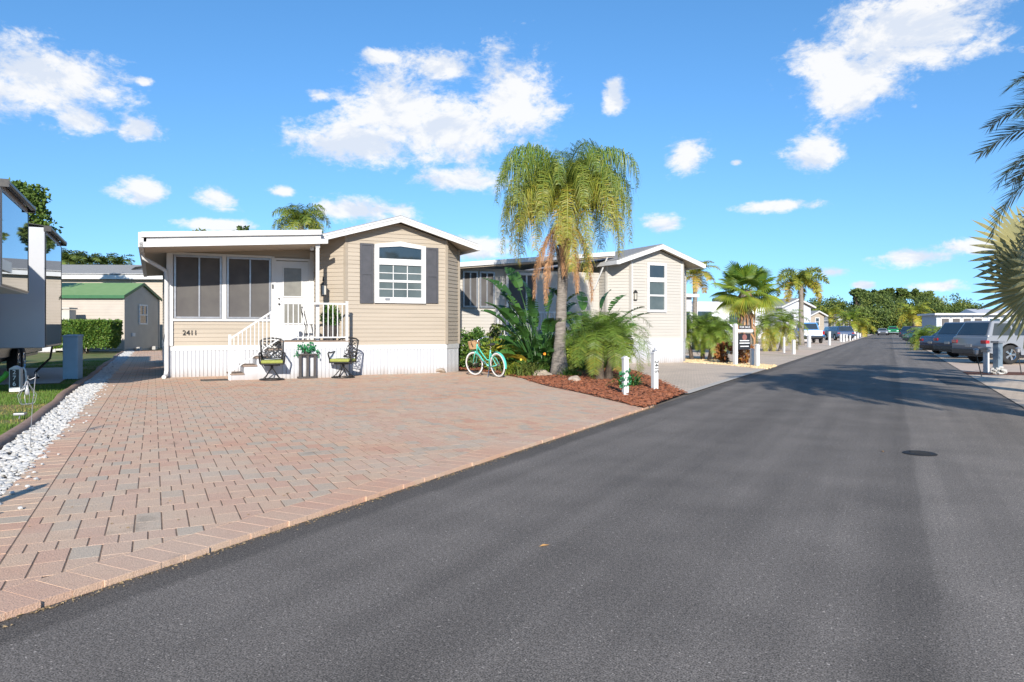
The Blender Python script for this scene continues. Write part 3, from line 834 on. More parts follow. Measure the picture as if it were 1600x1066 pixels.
def gable_roof(root, c, hw, zr, ze, d0, d1):
    m = MB(); m.prism([(c - hw - .02, ze + .012), (c, zr + .02), (c + hw + .02, ze + .012), (c + hw + .02, ze - .01), (c, zr - .006), (c - hw - .02, ze - .01)], 'y', d0 + 0.02, d1)
    m.build('roof', SHINGLE, root)
    m = MB(); m.prism(chevron(c, hw, zr - .012, ze - .012, 0.17), 'y', d0, d0 + 0.04)
    m.prism(chevron(c, hw + .0, zr - .010, ze - .010, 0.055), 'y', d0 - 0.02, d0)
    for sgn in (-1, 1): m.bb((c + sgn * hw, d0, ze - .18), (c + sgn * (hw + 0.10), d1, ze - .03))
    m.build('fascia', WHITE, root)
    m = MB(); m.prism(chevron(c, hw - .005, zr - .07, ze - .07, 0.05), 'y', d0 + 0.045, d1)
    m.build('soffit', SOFFIT, root)
def bay_house(root, sL, sR, dF, cut, zsk, zr, ze, hw, depth, sidem, dR, band=0.13):
    """gable-fronted park home with a chamfered front; front wall sL..sR at depth dF"""
    c = (sL + sR) / 2
    def rt(s): return zr - 0.16 - abs(s - c) * (zr - ze) / hw
    pts = [(sL - cut, dF + depth), (sL - cut, dF + cut), (sL, dF), (sR, dF), (sR + cut, dF + cut), (sR + cut, dF + depth)]
    m = MB()
    for i in range(5):
        p, q = pts[i], pts[i + 1]
        f = lambda k, p=p, q=q: rt(p[0] + (q[0] - p[0]) * k)
        siding(m, p, q, zsk + band, f)
    m.build('siding', sidem, root)
    m = MB()
    for i in range(5): skirt(m, pts[i], pts[i + 1], 0.0, zsk)
    m.build('skirting', WHITE2, root)
    m = MB()
    for i in range(5): wallbar(m, pts[i], pts[i + 1], zsk - 0.005, zsk + band, 0.028)
    m.build('band_board', WHITE, root)
    for (x, y) in pts[1:5]:
        m = MB(); m.box((x, y, (zsk + band + rt(x)) / 2), (0.085, 0.085, rt(x) - zsk - band), rz=0.4)
        m.build('corner_trim', sidem, root)
    gable_roof(root, c, hw, zr, ze, dF - 0.36, dF + depth)
    return c

# ---------------- house 2411
h1 = T('beige_house', 'tan clapboard park home numbered 2411 with white skirting and charcoal shutters', 'house', O1, CA)
SL, SR, DF = 4.54, 7.57, -1.2
ZS = 0.76
cpk = bay_house(h1, SL, SR, DF, 0.65, ZS, 4.60, 3.90, 2.40, 13.0, BEIGE, None)
# lanai wall
m = MB()
ZB = 0.89
siding(m, (0, 0), (3.9, 0), ZB, 3.75); siding(m, (0, 11), (0, 0), ZB, 3.6)
m.build('siding', BEIGE, h1)
m = MB(); skirt(m, (0, 0), (3.0, 0), 0, ZS); skirt(m, (0, 11), (0, 0), 0, ZS); m.build('skirting', WHITE2, h1)
m = MB(); wallbar(m, (0, 0), (3.0, 0), ZS - .005, ZB, 0.03); wallbar(m, (0, 11), (0, 0), ZS - .005, ZB, 0.03); m.build('band_board', WHITE, h1)
m = MB(); m.bb((-.03, -.075, ZB), (.13, -.004, 3.5)); m.bb((1.37, -.07, 1.6), (1.48, -.004, 3.4)); m.bb((2.68, -.07, 1.0), (2.77, -.004, 3.42))
m.bb((0.13, -.06, 1.56), (2.7, -.004, 1.63)); m.bb((0.13, -.06, 3.36), (2.7, -.004, 3.43)); m.bb((3.77, -.06, 1.0), (3.9, -.004, 3.6))
m.build('wall_trim', WHITE, h1, bevel=0.006)
for a, b in ((0.15, 1.36), (1.49, 2.67)):
    g = window(h1, a, b, 1.63, 3.36, -0.03, w=0.055, glass=SCREEN, fm=GREYMETAL, mull=((a + b) / 2 + .03,), proud=0.05)
# door
m = MB(); m.bb((2.80, -.055, 1.06), (3.72, -.01, 3.30)); door = m.build('door', WHITE, h1, bevel=0.01)
m = MB(); m.bb((3.02, -.066, 2.28), (3.52, -.05, 3.12)); m.bb((3.02, -.066, 1.50), (3.52, -.05, 2.10)); m.build('door_window', DOORGLASS, door)
m = MB()
for z0, z1 in ((2.26, 3.14), (1.48, 2.12)): frame_rect(m, 2.99, 3.55, z0, z1, 0.035, -.08, -.05)
m.build('door_window_frame', WHITE, door)
m = MB(); m.lathe([(0, -.13), (.028, -.125), (.03, -.1), (.012, -.085), (.012, -.05)], 12, 'y', (2.89, 0, 2.06)); m.build('door_handle', DARKMETAL, door); m = MB(); m.lathe([(0, -.1), (.02, -.095), (.022, -.05)], 12, 'y', (2.89, 0, 2.22)); m.build('deadbolt', DARKMETAL, door)
m = MB(); frame_rect(m, 2.75, 3.78, 1.0, 3.38, 0.06, -.075, -.005); m.build('door_frame', WHITE, h1)
m = MB(); m.bb((2.70, -.10, 2.5), (2.735, -.07, 2.62)); m.build('doorbell', DARKMETAL, h1)
text('house_number', '2411', 0.19, BLACKTXT, h1, (0.55, -0.035, 1.24), (R(90), 0, 0), 0.012)
# porch roof: slopes up towards the main roof
PD = -1.85
def pz(s): return 3.70 + (s + 0.6) * 0.070
m = MB()
for (za, zb, da, db, sa, sb) in ((-.10, 0.0, PD, 9.5, -.62, 3.75),):
    m.prism([(sa, pz(sa) + za), (sa, pz(sa) + zb), (sb, pz(sb) + zb), (sb, pz(sb) + za)], 'y', da + .03, db)
m.build('porch_roof', WHITE, h1)
m = MB()
def slant(m, sa, sb, za, zb, da, db): m.prism([(sa, pz(sa) + za), (sa, pz(sa) + zb), (sb, pz(sb) + zb), (sb, pz(sb) + za)], 'y', da, db)
slant(m, -.62, 3.72, -.12, 0.015, PD - .10, PD + .02); slant(m, -.50, 3.72, -.23, -.12, PD - .02, PD + .04); slant(m, -.66, 3.9, -.36, -.23, PD - .06, PD + .03)
slant(m, -.68, -.56, -.36, .01, PD - .06, 9.5)
m.build('gutter', WHITE, h1, bevel=0.008)
m = MB(); slant(m, -.55, 3.74, -.34, -.30, PD + .035, 0.0); m.build('porch_ceiling', SOFFIT, h1)
m = MB(); slant(m, -.6, 0.0, -.34, -.30, 0.002, 9.4); m.build('side_soffit', SOFFIT, h1)
m = MB()                                                 # downspout at the left corner
m.tube([(-.60, -0.25, 3.36), (-.58, -0.22, 3.22), (-0.16, -0.13, 2.98), (-0.05, -0.12, 2.90), (-0.03, -0.12, 2.7), (-0.03, -0.12, 0.22), (-0.05, -0.2, 0.10), (-0.10, -0.42, 0.07)],
       [.055] * 8, 8)
m.build('downspout', WHITE, h1, smooth=False)
ps = FC(496, 500, -1.72)[0]
m = MB(); m.bb((ps - .045, -1.76, 1.03), (ps + .045, -1.67, pz(ps) - .33)); m.bb((ps - .06, -1.78, pz(ps) - .45), (ps + .06, -1.66, pz(ps) - .335)); m.build('porch_post', WHITE, h1, bevel=0.006)
m = MB(); m.lathe([(0, .12), (.05, .11), (.06, .03), (.03, 0)], 12, 'z', (3.55, -1.5, pz(3.5) - .50)); m.build('porch_lamp', WHITE, h1)
# gable window with arched head, shutters
def gable_window(root, c, d, z0, z1, hw, zp):
    """window of half width hw; shoulders at z1, peak at zp"""
    zt = z1 - 0.52
    m = MB(); m.prism([(c - hw + .1, zt + .10), (c - hw + .1, z1 - .09), (c, zp - .12), (c + hw - .1, z1 - .09), (c + hw - .1, zt + .10)], 'y', d - .03, d - .01)
    g = m.build('arched_window', GLASS, root)
    m = MB(); m.bb((c - hw + .1, d - .03, z0 + .12), (c + hw - .1, d - .01, zt - .02)); m.build('lower_pane', BLIND, g)
    m = MB(); f0, f1 = d - .075, d - .002
    m.bb((c - hw, f0, z0), (c - hw + .135, f1, z1)); m.bb((c + hw - .135, f0, z0), (c + hw, f1, z1))
    m.bb((c - hw + .135, f0, z0), (c + hw - .135, f1, z0 + .17)); m.bb((c - hw + .135, f0, zt - .06), (c + hw - .135, f1, zt + .12))
    for sg in (-1, 1):
        m.prism([(c, zp - .14), (c, zp), (c + sg * hw, z1), (c + sg * hw, z1 - .10)], 'y', f0 - .002, f1)
    m.build('window_frame', WHITE, g)
    m = MB(); zm = (z0 + .17 + zt - .06) / 2; a, b = c - hw + .135, c + hw - .135
    m.bb((a, d - .06, zm - .035), (b, d - .02, zm + .035))
    for k in (1, 2): x = a + (b - a) * k / 3; m.bb((x - .011, d - .045, z0 + .17), (x + .011, d - .02, zt - .06))
    for lo, hi in ((z0 + .17, zm), (zm, zt - .06)): m.bb((a, d - .046, (lo + hi) / 2 - .011), (b, d - .02, (lo + hi) / 2 + .011))
    m.build('muntins', WHITE, g)
    return g
wx0, wz0 = FC(584, 474, DF); wx1, _ = FC(664, 474, DF)
zsh = FC(664, 386, DF)[1]; zpk = FC(624, 378, DF)[1]
gw = gable_window(h1, (wx0 + wx1) / 2, DF - .015, FC(620, 474, DF)[1], zsh, (wx1 - wx0) / 2, zpk)
for (a, b) in ((562, 583), (665, 684)):
    x0, x1 = FC(a, 470, DF)[0], FC(b, 470, DF)[0]; z0, z1 = FC(a, 474, DF)[1], FC(a, 380 if a < 600 else 387, DF)[1]
    m = MB(); m.bb((x0, DF - .04, z0), (x1, DF - .005, z1)); sh = m.build('shutter', SHUTTER, h1, bevel=0.006)
    m = MB()
    frame_rect(m, x0, x1, z0, z1, 0.06, DF - .056, DF - .041); zc = (z0 + z1) / 2; m.bb((x0 + .06, DF - .056, zc - .04), (x1 - .06, DF - .041, zc + .04))
    m.build('shutter_frame', SHUTTER, sh)
m = MB(); x, z = FC(604, 468, DF); m.bb((x - .07, DF - .105, z - .03), (x + .07, DF - .09, z + .035)); m.build('window_sticker', GREYMETAL, h1)
# wall lantern on the left angled wall
def lantern(root, p, k=1.0):
    x, y, z = p
    m = MB(); m.bb((x - .05 * k, y - .14 * k, z - .14 * k), (x + .05 * k, y - .04 * k, z + .08 * k)); g = m.build('lantern', mat('lantern_glass', (0.5, 0.47, 0.4), rough=0.2), root)
    m = MB()
    for a in (-.055, .055):
        for b in (-.145, -.035): m.bb((x + (a - .008) * k, y + (b - .008) * k, z - .16 * k), (x + (a + .008) * k, y + (b + .008) * k, z + .1 * k))
    m.prism([(x - .085 * k, z + .09 * k), (x, z + .19 * k), (x + .085 * k, z + .09 * k)], 'y', y - .17 * k, y - .01 * k)
    m.bb((x - .06 * k, y - .15 * k, z - .18 * k), (x + .06 * k, y - .03 * k, z - .15 * k))
    m.tube([(x, y - .09 * k, z + .19 * k), (x, y - .08 * k, z + .28 * k), (x, y - .03 * k, z + .30 * k), (x, y + .02, z + .2 * k)], .012 * k, 6)
    m.build('lantern_frame', DARKMETAL, g)
lx, lz = FC(504, 452, -0.95)
lantern(h1, (lx, -1.0, lz), 1.15)
# roof vent
m = MB(); m.lathe([(0, .16), (.17, .15), (.19, .10), (.15, .09), (.15, 0)], 16, 'z', (FC(502, 350, 3)[0], 3.0, 4.12)); m.build('roof_vent', WHITE, h1)

# ---------------- deck with steps and railing
dk = T('porch_deck', 'raised porch deck with white railing and side steps below the screen door', 'deck', lot(2.7, -1.9), CA)
def DL(s, d): return (s - 2.7, d + 1.9)
DZ = 1.03; DW = 1.74
m = MB(); skirt(m, (0, 0), (DW, 0), 0, 0.82); skirt(m, (DW, 0), (DW, 0.9), 0, 0.82); skirt(m, (0, 1.1), (0, 0), 0, 0.82); m.build('skirting', WHITE2, dk)
m = MB(); m.bb((-.01, -.02, .82), (DW + .01, .015, DZ - .03)); m.bb((DW, .015, .82), (DW + .025, .7, DZ - .03)); m.build('rim_board', WHITE, dk)
for i in range(13):
    m = MB(); y = -.03 + i * 0.146; m.bb((-.03, y, DZ - .03), (DW + .03, y + .138, DZ)); m.build('deck_board', WOODDECK, dk)
# steps go down to the left
NR = 5; rise = DZ / NR; run = 0.315; SW = 0.95
for k in range(1, NR):
    z = DZ - k * rise; x1 = -(k - 1) * run; x0 = x1 - run
    m = MB(); m.bb((x0 - .035, -.03, z - .035), (x1, SW, z)); st = m.build('step', WOODDECK, dk)
    m = MB(); m.bb((x0, 0, 0), (x1 - .002, SW - .02, z - .037)); m.build('riser_panel', WHITE2, st)
RH = 1.02
posts = [(0.02, 0.02), (ps - 2.7 , 0.18), (DW - .03, 0.02)]
for (x, y) in (posts[0], posts[2]):
    m = MB(); m.bb((x - .035, y - .035, DZ), (x + .035, y + .035, DZ + RH + .03)); m.bb((x - .045, y - .045, DZ + RH + .03), (x + .045, y + .045, DZ + RH + .05)); m.build('rail_post', WHITE, dk, bevel=0.004)
def rail_run(a, b):
    a, b = Vector(a), Vector(b); L = (b - a).length; u = (b - a) / L; ang = math.atan2(u.y, u.x); c = (a + b) / 2
    for (z, th) in ((DZ + RH - .02, .045), (DZ + .09, .035)): m = MB(); m.box((c.x, c.y, z), (L, .05, th), rz=ang); m.build('rail', WHITE, dk)
    n = int(L / .118)
    for i in range(1, n):
        p = a + u * (L * i / n); m = MB(); m.bb((p.x - .011, p.y - .011, DZ + .1), (p.x + .011, p.y + .011, DZ + RH - .03)); m.build('baluster', WHITE, dk)
rail_run((0.02, 0.02), (ps - 2.7, 0.02)); rail_run((ps - 2.7, 0.02), (DW - .03, 0.02))
m = MB(); x0, x1 = -NR * run + run * .9, 0.02
m.bb((x0 - .035, -.015, 0.0), (x0 + .035, .055, RH + .18)); m.build('rail_post', WHITE, dk, bevel=0.004)
def stz(x): return DZ + (x - 0.02) * (DZ - rise * .8) / (0.02 - x0)
m = MB(); m.prism([(x0, stz(x0) + .90), (x0, stz(x0) + .95), (x1, stz(x1) + .99), (x1, stz(x1) + .94)], 'y', 0.0, 0.045)
m.prism([(x0, stz(x0) + .06), (x0, stz(x0) + .10), (x1, stz(x1) + .14), (x1, stz(x1) + .10)], 'y', 0.0, 0.04); m.build('stair_rail', WHITE, dk)
for i in range(1, 13):
    x = x0 + (x1 - x0) * i / 13; m = MB(); m.bb((x - .011, .01, stz(x) + .08), (x + .011, .032, stz(x) + .94)); m.build('baluster', WHITE, dk)
m = MB(); m.bb((-.32, -.2, 0), (.32, .2, .022)); p = lot(1.05, -1.75, 0.034)
tag(m.build('door_mat', mat('dark_mat', (0.05, 0.045, 0.04), (0.09, 0.08, 0.07), rough=0.95, scale=30), loc=p, rz=CA), 'dark doormat lying on the pavers at the foot of the porch steps', 'mat')

# ---------------- swivel patio chairs
def curl(c, r, a0, turns, n=14, ax=1):
    pts = []
    for i in range(n + 1):
        k = i / n; a = a0 + turns * 6.283 * k; rr = r * (1 - .75 * k)
        pts.append((c[0] + rr * math.cos(a), c[1], c[2] + rr * math.sin(a)))
    return pts
def patio_chair(name, label, loc, rz):
    t = T(name, label, 'chair', loc, rz, 'cast metal swivel chairs on the pavers')
    m = MB()
    ring = [(0.30 * math.cos(a), 0.30 * math.sin(a), .02) for a in [6.2832 * i / 24 for i in range(25)]]
    m.tube(ring, .017, 6, cap=False); m.build('base_ring', DARKMETAL, t, smooth=True)
    for k in range(4):
        a = .785 + k * 1.5708; c, s = math.cos(a), math.sin(a); m = MB()
        m.tube([(.30 * c, .30 * s, .02), (.2 * c, .2 * s, .10), (.08 * c, .08 * s, .24), (.03 * c, .03 * s, .30)], .015, 6); m.build('leg', DARKMETAL, t, smooth=True)
    m = MB(); m.tube([(0, 0, .27), (0, 0, .40)], .035, 10); m.box((0, 0, .395), (.34, .30, .025)); m.tube([(-.2, -.12, .385), (.2, -.12, .385)], .014, 6); m.tube([(-.2, .12, .385), (.2, .12, .385)], .014, 6)
    m.build('swivel', DARKMETAL, t)
    m = MB(); frame_rect_h(m, .29, .27, .42, .03); m.build('seat_frame', DARKMETAL, t, bevel=0.008)
    m = MB(); m.box((0, -.02, .475), (.54, .52, .085)); o = m.build('cushion', OLIVE, t); b = o.modifiers.new('bevel', 'BEVEL'); b.width = .035; b.segments = 4
    # backrest (rear is +y), slightly reclined
    def B(x, z, y=0.0): return (x, .25 + (z - .42) * .22 + y, z)
    m = MB(); m.tube([B(-.25, .42), B(-.27, .8), B(-.285, 1.0), B(-.22, 1.045), B(0, 1.075), B(.22, 1.045), B(.285, 1.0), B(.27, .8), B(.25, .42)], .024, 8)
    m.tube([B(-.26, .56), B(.26, .56)], .013, 6); m.tube([B(-.28, .99), B(-.1, 1.0), B(.1, 1.0), B(.28, .99)], .012, 6)
    m.build('back_frame', DARKMETAL, t, smooth=True)
    m = MB()
    for i, x in enumerate((-.19, -.063, .063, .19)):
        for j, z in enumerate((.63, .74, .85, .945)):
            sg = 1 if (i + j) % 2 else -1
            pts = [B(q[0], q[2]) for q in curl((x, 0, z), .062, 1.57 * (i + j), 1.1 * sg)]
            m.tube(pts, .012, 5)
            if i < 3: m.tube([B(x + .02, z - .05), B(x + .063, z), B(x + .105, z + .05)] if sg > 0 else [B(x + .02, z + .05), B(x + .063, z), B(x + .105, z - .05)], .011, 5)
    m.build('back_lattice', DARKMETAL, t, smooth=True)
    for sg in (-1, 1):
        m = MB(); m.tube([B(sg * .275, .69), (sg * .30, .14, .70), (sg * .31, -.10, .675), (sg * .31, -.22, .69), (sg * .31, -.26, .66), (sg * .305, -.25, .60), (sg * .30, -.2, .52), (sg * .29, -.2, .43)], .022, 7); m.build('armrest', DARKMETAL, t, smooth=True)
    return t
def frame_rect_h(m, hx, hy, z, w):
    m.bb((-hx, -hy, z - w / 2), (hx, -hy + w, z + w / 2)); m.bb((-hx, hy - w, z - w / 2), (hx, hy, z + w / 2))
    m.bb((-hx, -hy + w, z - w / 2), (-hx + w, hy - w, z + w / 2)); m.bb((hx - w, -hy + w, z - w / 2), (hx, hy - w, z + w / 2))
p = G(425, 596); patio_chair('patio_chair', 'dark scrollwork swivel chair with olive cushion in front of the porch steps', (p.x, p.y, PTOP), 0.32)
p = G(536, 592.5); patio_chair('patio_chair', 'dark scrollwork swivel chair with olive cushion right of the plant stand', (p.x, p.y, PTOP), -0.16)
# plant stand with trailing plant
p = G(479, 593)
t = T('plant_stand', 'dark wooden plant stand with slatted sides between the two patio chairs', 'stand', (p.x, p.y, PTOP), CA)
DKW = mat('dark_stained_wood', (0.045, 0.04, 0.038), (0.08, 0.07, 0.065), rough=0.7, scale=10, stretch=(6, 6, 1))
m = MB(); m.bb((-.25, -.2, 0), (.25, .2, .05)); m.build('base', DKW, t, bevel=.006)
m = MB(); m.bb((-.24, -.19, .62), (.24, .19, .655)); m.build('top', DKW, t, bevel=.006)
for x in (-.19, 0, .19):
    for y in (-.15, .15):
        m = MB(); m.bb((x - .032, y - .02, .05), (x + .032, y + .02, .62)); m.build('upright', DKW, t)
def leafq(m, c, d, n, l, w, rnd):
    d = d.normalized(); sd = d.cross(n)
    if sd.length < 1e-4: sd = d.orthogonal()
    sd.normalize(); up = sd.cross(d) * (w * .25)
    m.add([c, c + d * l * .45 + sd * w - up, c + d * l, c + d * l * .45 - sd * w - up, c + d * l * .5 + up], [(0, 1, 4), (1, 2, 4), (2, 3, 4), (3, 0, 4)], rnd)
def rv(a=1.0): return Vector((rng.gauss(0, a), rng.gauss(0, a), rng.gauss(0, a)))
IVY = mat('ivy_leaf', (0.02, 0.16, 0.06), (0.05, 0.26, 0.10), rough=0.45, attr=0.9, transl=0.15)
q = T('potted_ivy', 'bright green trailing plant in a small pot on the dark stand', 'plant', (p.x, p.y, PTOP + .655), CA)
m = MB(); m.lathe([(0, 0.0), (.07, 0), (.095, .13), (.10, .14), (.085, .14), (.08, .11)], 16); m.build('pot', DKW, q)
m = MB()
for i in range(330):
    v = rv().normalized(); c = Vector((v.x * .24, v.y * .18, .19 + v.z * .13)) * rng.uniform(.6, 1.0)
    if rng.random() < .12: c = Vector((rng.choice((-1, 1)) * rng.uniform(.2, .32), rng.uniform(-.2, 0), rng.uniform(-.08, .12)))
    leafq(m, c, rv() + Vector((v.x, v.y, -.3)), rv(), rng.uniform(.05, .085), rng.uniform(.02, .035), rng.random())
m.build('foliage', IVY, q, recalc=False)
# things on the deck behind the railing
p = lot(3.55, -1.25, DZ)
t = T('bistro_chair', 'small black scrolled metal chair on the deck behind the railing', 'chair', p, CA + 1.2)
m = MB(); m.lathe([(0, .44), (.19, .44), (.2, .43), (.19, .42), (0, .42)], 18); m.build('seat', DARKMETAL, t)
for a in (.785, 2.356, 3.927, 5.498):
    m = MB(); m.tube([(.15 * math.cos(a), .15 * math.sin(a), .43), (.2 * math.cos(a), .2 * math.sin(a), 0)], .011, 6); m.build('leg', DARKMETAL, t)
m = MB(); m.tube([(-.17, .12, .43), (-.19, .2, .8), (-.1, .23, .92), (.1, .23, .92), (.19, .2, .8), (.17, .12, .43)], .012, 6)
for x in (-.09, 0, .09): m.tube([(q_[0], .19, q_[2]) for q_ in curl((x, 0, .7), .07, x * 20, 1.2)], .008, 5)
m.build('backrest', DARKMETAL, t)
p = lot(4.15, -1.05, DZ)
q = T('potted_shrub', 'leafy shrub in a tall dark pot on the deck beside the bay wall', 'plant', p, CA)
m = MB(); m.lathe([(0, 0), (.13, 0), (.17, .38), (.185, .42), (.16, .42), (.15, .36)], 16); m.build('pot', DKW, q)
m = MB()
for i in range(420):
    v = rv().normalized() * rng.uniform(.4, 1); c = Vector((v.x * .26, v.y * .26, .68 + v.z * .30))
    leafq(m, c, v + rv(.5), rv(), rng.uniform(.07, .13), rng.uniform(.02, .035), rng.random() * .8)
m.build('foliage', GREENLF, q, recalc=False)

# ---------------- bicycle
a = G(780, 592); b = a + Vector((-.62, .82, 0)).normalized() * 1.12
ang = math.atan2(b.y - a.y, b.x - a.x)
bk = T('cruiser_bicycle', 'mint green cruiser bicycle with wicker basket parked at the mulch edge', 'bicycle', (a.x, a.y, PTOP), ang)
bk.rotation_euler = (R(-7), 0, ang)
WR = 0.335
def wheel(x, y0, steer=0.0):
    m = MB(); m.lathe([(WR - .012, -.024), (WR, -.012), (WR + .008, 0), (WR, .012), (WR - .012, .024)], 40, 'y'); w = m.build('wheel', RUBBER, bk, loc=(x, y0, WR + .01), rz=steer, smooth=True)
    m = MB()
    for s in (-1, 1): m.lathe([(WR - .045, s * .018), (WR - .035, s * .027), (WR - .008, s * .025), (WR - .004, s * .016)], 40, 'y')
    m.build('white_wall', WHITEWALL, w, smooth=True)
    m = MB(); m.lathe([(WR - .065, -.014), (WR - .04, -.016), (WR - .04, .016), (WR - .065, .014), (WR - .065, -.014)], 40, 'y'); m.lathe([(0, -.05), (.022, -.05), (.022, .05), (0, .05)], 12, 'y')
    for i in range(18):
        t_ = 6.2832 * i / 18; s = .03 if i % 2 else -.03
        m.tube([(.02 * math.cos(t_ + .5), s, .02 * math.sin(t_ + .5)), ((WR - .05) * math.cos(t_), 0, (WR - .05) * math.sin(t_))], .0018, 4)
    m.build('rim', CHROME, w)
wheel(0, 0); wheel(1.12, 0.0, 0.22)
Zc = WR + .01
m = MB()
bb = (.43, 0, .29); seatc = (.28, 0, .74); head = (.90, 0, .86); headlo = (.95, 0, .68)
m.tube([headlo, (.8, 0, .55), (.62, 0, .38), bb], .021, 8); m.tube([head, (.72, 0, .66), (.5, 0, .47), (.37, 0, .46)], .017, 8)
m.tube([bb, seatc], .018, 8); m.tube([headlo, (.89, 0, .90)], .024, 8)
for s in (-.05, .05): m.tube([bb, (.2, s, .3), (0, s, Zc)], .012, 6); m.tube([(.30, 0, .66), (.12, s, .5), (0, s, Zc)], .011, 6)
m.build('frame', TEAL, bk, smooth=True)
m = MB()
for s in (-.05, .05): m.tube([(.95, s * .6, .70), (1.02, s, .58), (1.12, s, Zc)], .013, 6)
m.build('fork', TEAL, bk, smooth=True)
def fender(x, a0, a1):
    m = MB(); n = 14
    for i in range(n):
        t0, t1 = (a0 + (a1 - a0) * (i + k) / n for k in (0, 1))
        rr = WR + .03
        for (s0, h0, s1, h1_) in ((-.035, -.012, 0, 0), (0, 0, .035, -.012)):
            m.add([(x + (rr + h0) * math.cos(t0), s0, Zc + (rr + h0) * math.sin(t0)), (x + (rr + h1_) * math.cos(t0), s1, Zc + (rr + h1_) * math.sin(t0)),
                   (x + (rr + h1_) * math.cos(t1), s1, Zc + (rr + h1_) * math.sin(t1)), (x + (rr + h0) * math.cos(t1), s0, Zc + (rr + h0) * math.sin(t1))], [(0, 1, 2, 3)])
    m.build('fender', TEAL, bk, smooth=True)
fender(0, .6, 3.4); fender(1.12, .3, 2.3)
m = MB(); m.tube([(.28, 0, .74), (.25, 0, .86)], .013, 8); m.build('seat_post', CHROME, bk)
m = MB(); m.tube([(.42, 0, -.01), (.34, 0, 0), (.24, 0, .02), (.16, 0, .04), (.11, 0, .045)], [.02, .035, .07, .10, .06], 12); o = m.build('saddle', RUBBER, bk, loc=(0, 0, .885), smooth=True); o.scale = (1, 1, .42)
m = MB(); m.tube([(.885, 0, .88), (.86, 0, 1.0)], .013, 8)
for s in (-1, 1): m.tube([(.86, 0, 1.0), (.87, s * .12, 1.03), (.83, s * .24, 1.07), (.66, s * .31, 1.05)], .011, 7)
m.build('handlebar', CHROME, bk, smooth=True)
for s in (-1, 1): m = MB(); m.tube([(.72, s * .29, 1.057), (.60, s * .325, 1.045)], .017, 8); m.build('grip', RUBBER, bk)
m = MB()
for i in range(7):
    z = .78 + i * .032; k = .85 + .025 * i
    m.tube([(1.05 + .13 * k * math.cos(t_), .17 * k * math.sin(t_), z) for t_ in [6.2832 * j / 20 for j in range(21)]], .018, 6, cap=False)
m.lathe([(0, .77), (.12, .77)], 16, 'z', (1.05, 0, 0)); m.build('basket', WICKER, bk, smooth=True)
m = MB(); m.lathe([(0.02, -.04), (.085, -.04), (.085, -.03), (.02, -.03)], 20, 'y', (.43, 0, .29)); m.tube([(.43, -.06, .29), (.36, -.06, .15)], .009, 6); m.tube([(.43, .06, .29), (.5, .06, .43)], .009, 6)
m.box((.36, -.1, .145), (.09, .08, .02)); m.box((.5, .1, .435), (.09, .08, .02)); m.build('crank', GREYMETAL, bk)
m = MB(); m.tube([(.36, .03, .28), (.24, .22, .0)], .008, 6); m.build('kickstand', CHROME, bk)

# ---------------- neighbour house 2415
p2 = lot(16.08, 1.38)
h2 = T('grey_house', 'pale grey park home with white gable trim behind the big palm', 'house', p2, CA)
bay_house(h2, 0, 2.5, 0, 0.65, 0.86, 4.62, 3.95, 2.02, 13.0, TAUPE, None)
def F2(px, py, d): s, z = FC(px, py, d + 1.38); return s - 16.08, z
x0, z0 = F2(1010, 488, 0); x1, z1 = F2(1040, 412, 0)
g = window(h2, x0, x1, z0, z1, -0.02, w=.10, glass=BLIND, bars=(F2(1025, 462, 0)[1],), proud=.06)
m = MB(); za = F2(1025, 441, 0)[1]; zb = F2(1025, 434, 0)[1]; m.bb((x0 + .1, -.075, za), (x1 - .1, -.02, zb)); m.build('transom_bar', WHITE, g)
m = MB(); m.bb((x0 + .1, -.04, zb), (x1 - .1, -.033, z1 - .1)); m.build('transom_pane', GLASS, g)
x, z = F2(987, 462, 0.2); lantern(h2, (x, 0.1, z), 1.1)
for xx in (0.0, 2.41): m = MB(); wallbar(m, (xx, 0.0), (xx + .09, 0), .9, 3.9, .03); m.build('corner_board', WHITE, h2)
LD = 1.2                                                   # lanai wall set back
xa = F2(712, 450, LD)[0]
def q2(s): return 4.03 + (s + 0.6) * 0.055
m = MB(); siding(m, (xa, LD), (-.65, LD), 0.95, 3.55); siding(m, (xa, LD + 9), (xa, LD), .95, 3.4); m.build('siding', TAUPE, h2)
m = MB(); skirt(m, (xa, LD), (-.65, LD), 0, .86); skirt(m, (xa, LD + 9), (xa, LD), 0, .86); m.build('skirting', WHITE2, h2)
zw0, zw1 = F2(745, 481, LD)[1], F2(745, 424, LD)[1]
for (a, b) in ((722, 746), (748, 772)):
    A, B = F2(a, 450, LD)[0], F2(b, 450, LD)[0]
    window(h2, A, B, zw0, zw1, LD - .03, w=.07, glass=SCREEN, fm=GREYMETAL, mull=((A + B) / 2,))
A, B = F2(790, 450, LD)[0], F2(838, 450, LD)[0]
window(h2, A, B, 1.15, zw1, LD - .03, w=.09, glass=SCREEN, fm=WHITE, name='screen_door', mull=((A + B) / 2 + .2,))
zl, zr_ = F2(722, 416, LD - .8)[1], F2(945, 400, LD - .8)[1]; sl_, sr_ = F2(722, 416, LD - .8)[0], F2(945, 400, LD - .8)[0]
ex = lambda s: zl + (s - sl_) * (zr_ - zl) / (sr_ - sl_)
xl = sl_ - .7; xr = -.45
m = MB(); m.prism([(xl, ex(xl) - .02), (xl, ex(xl) + .14), (xr, ex(xr) + .14), (xr, ex(xr) - .02)], 'y', LD - .82, LD + 8); m.build('porch_roof', WHITE, h2)
m = MB(); m.prism([(xl, ex(xl) - .07), (xl, ex(xl) - .03), (xr, ex(xr) - .03), (xr, ex(xr) - .07)], 'y', LD - .75, LD); m.build('porch_ceiling', SOFFIT, h2)
A = F2(777, 500, LD - 1.2)[0]; B = F2(880, 500, LD - 1.2)[0]
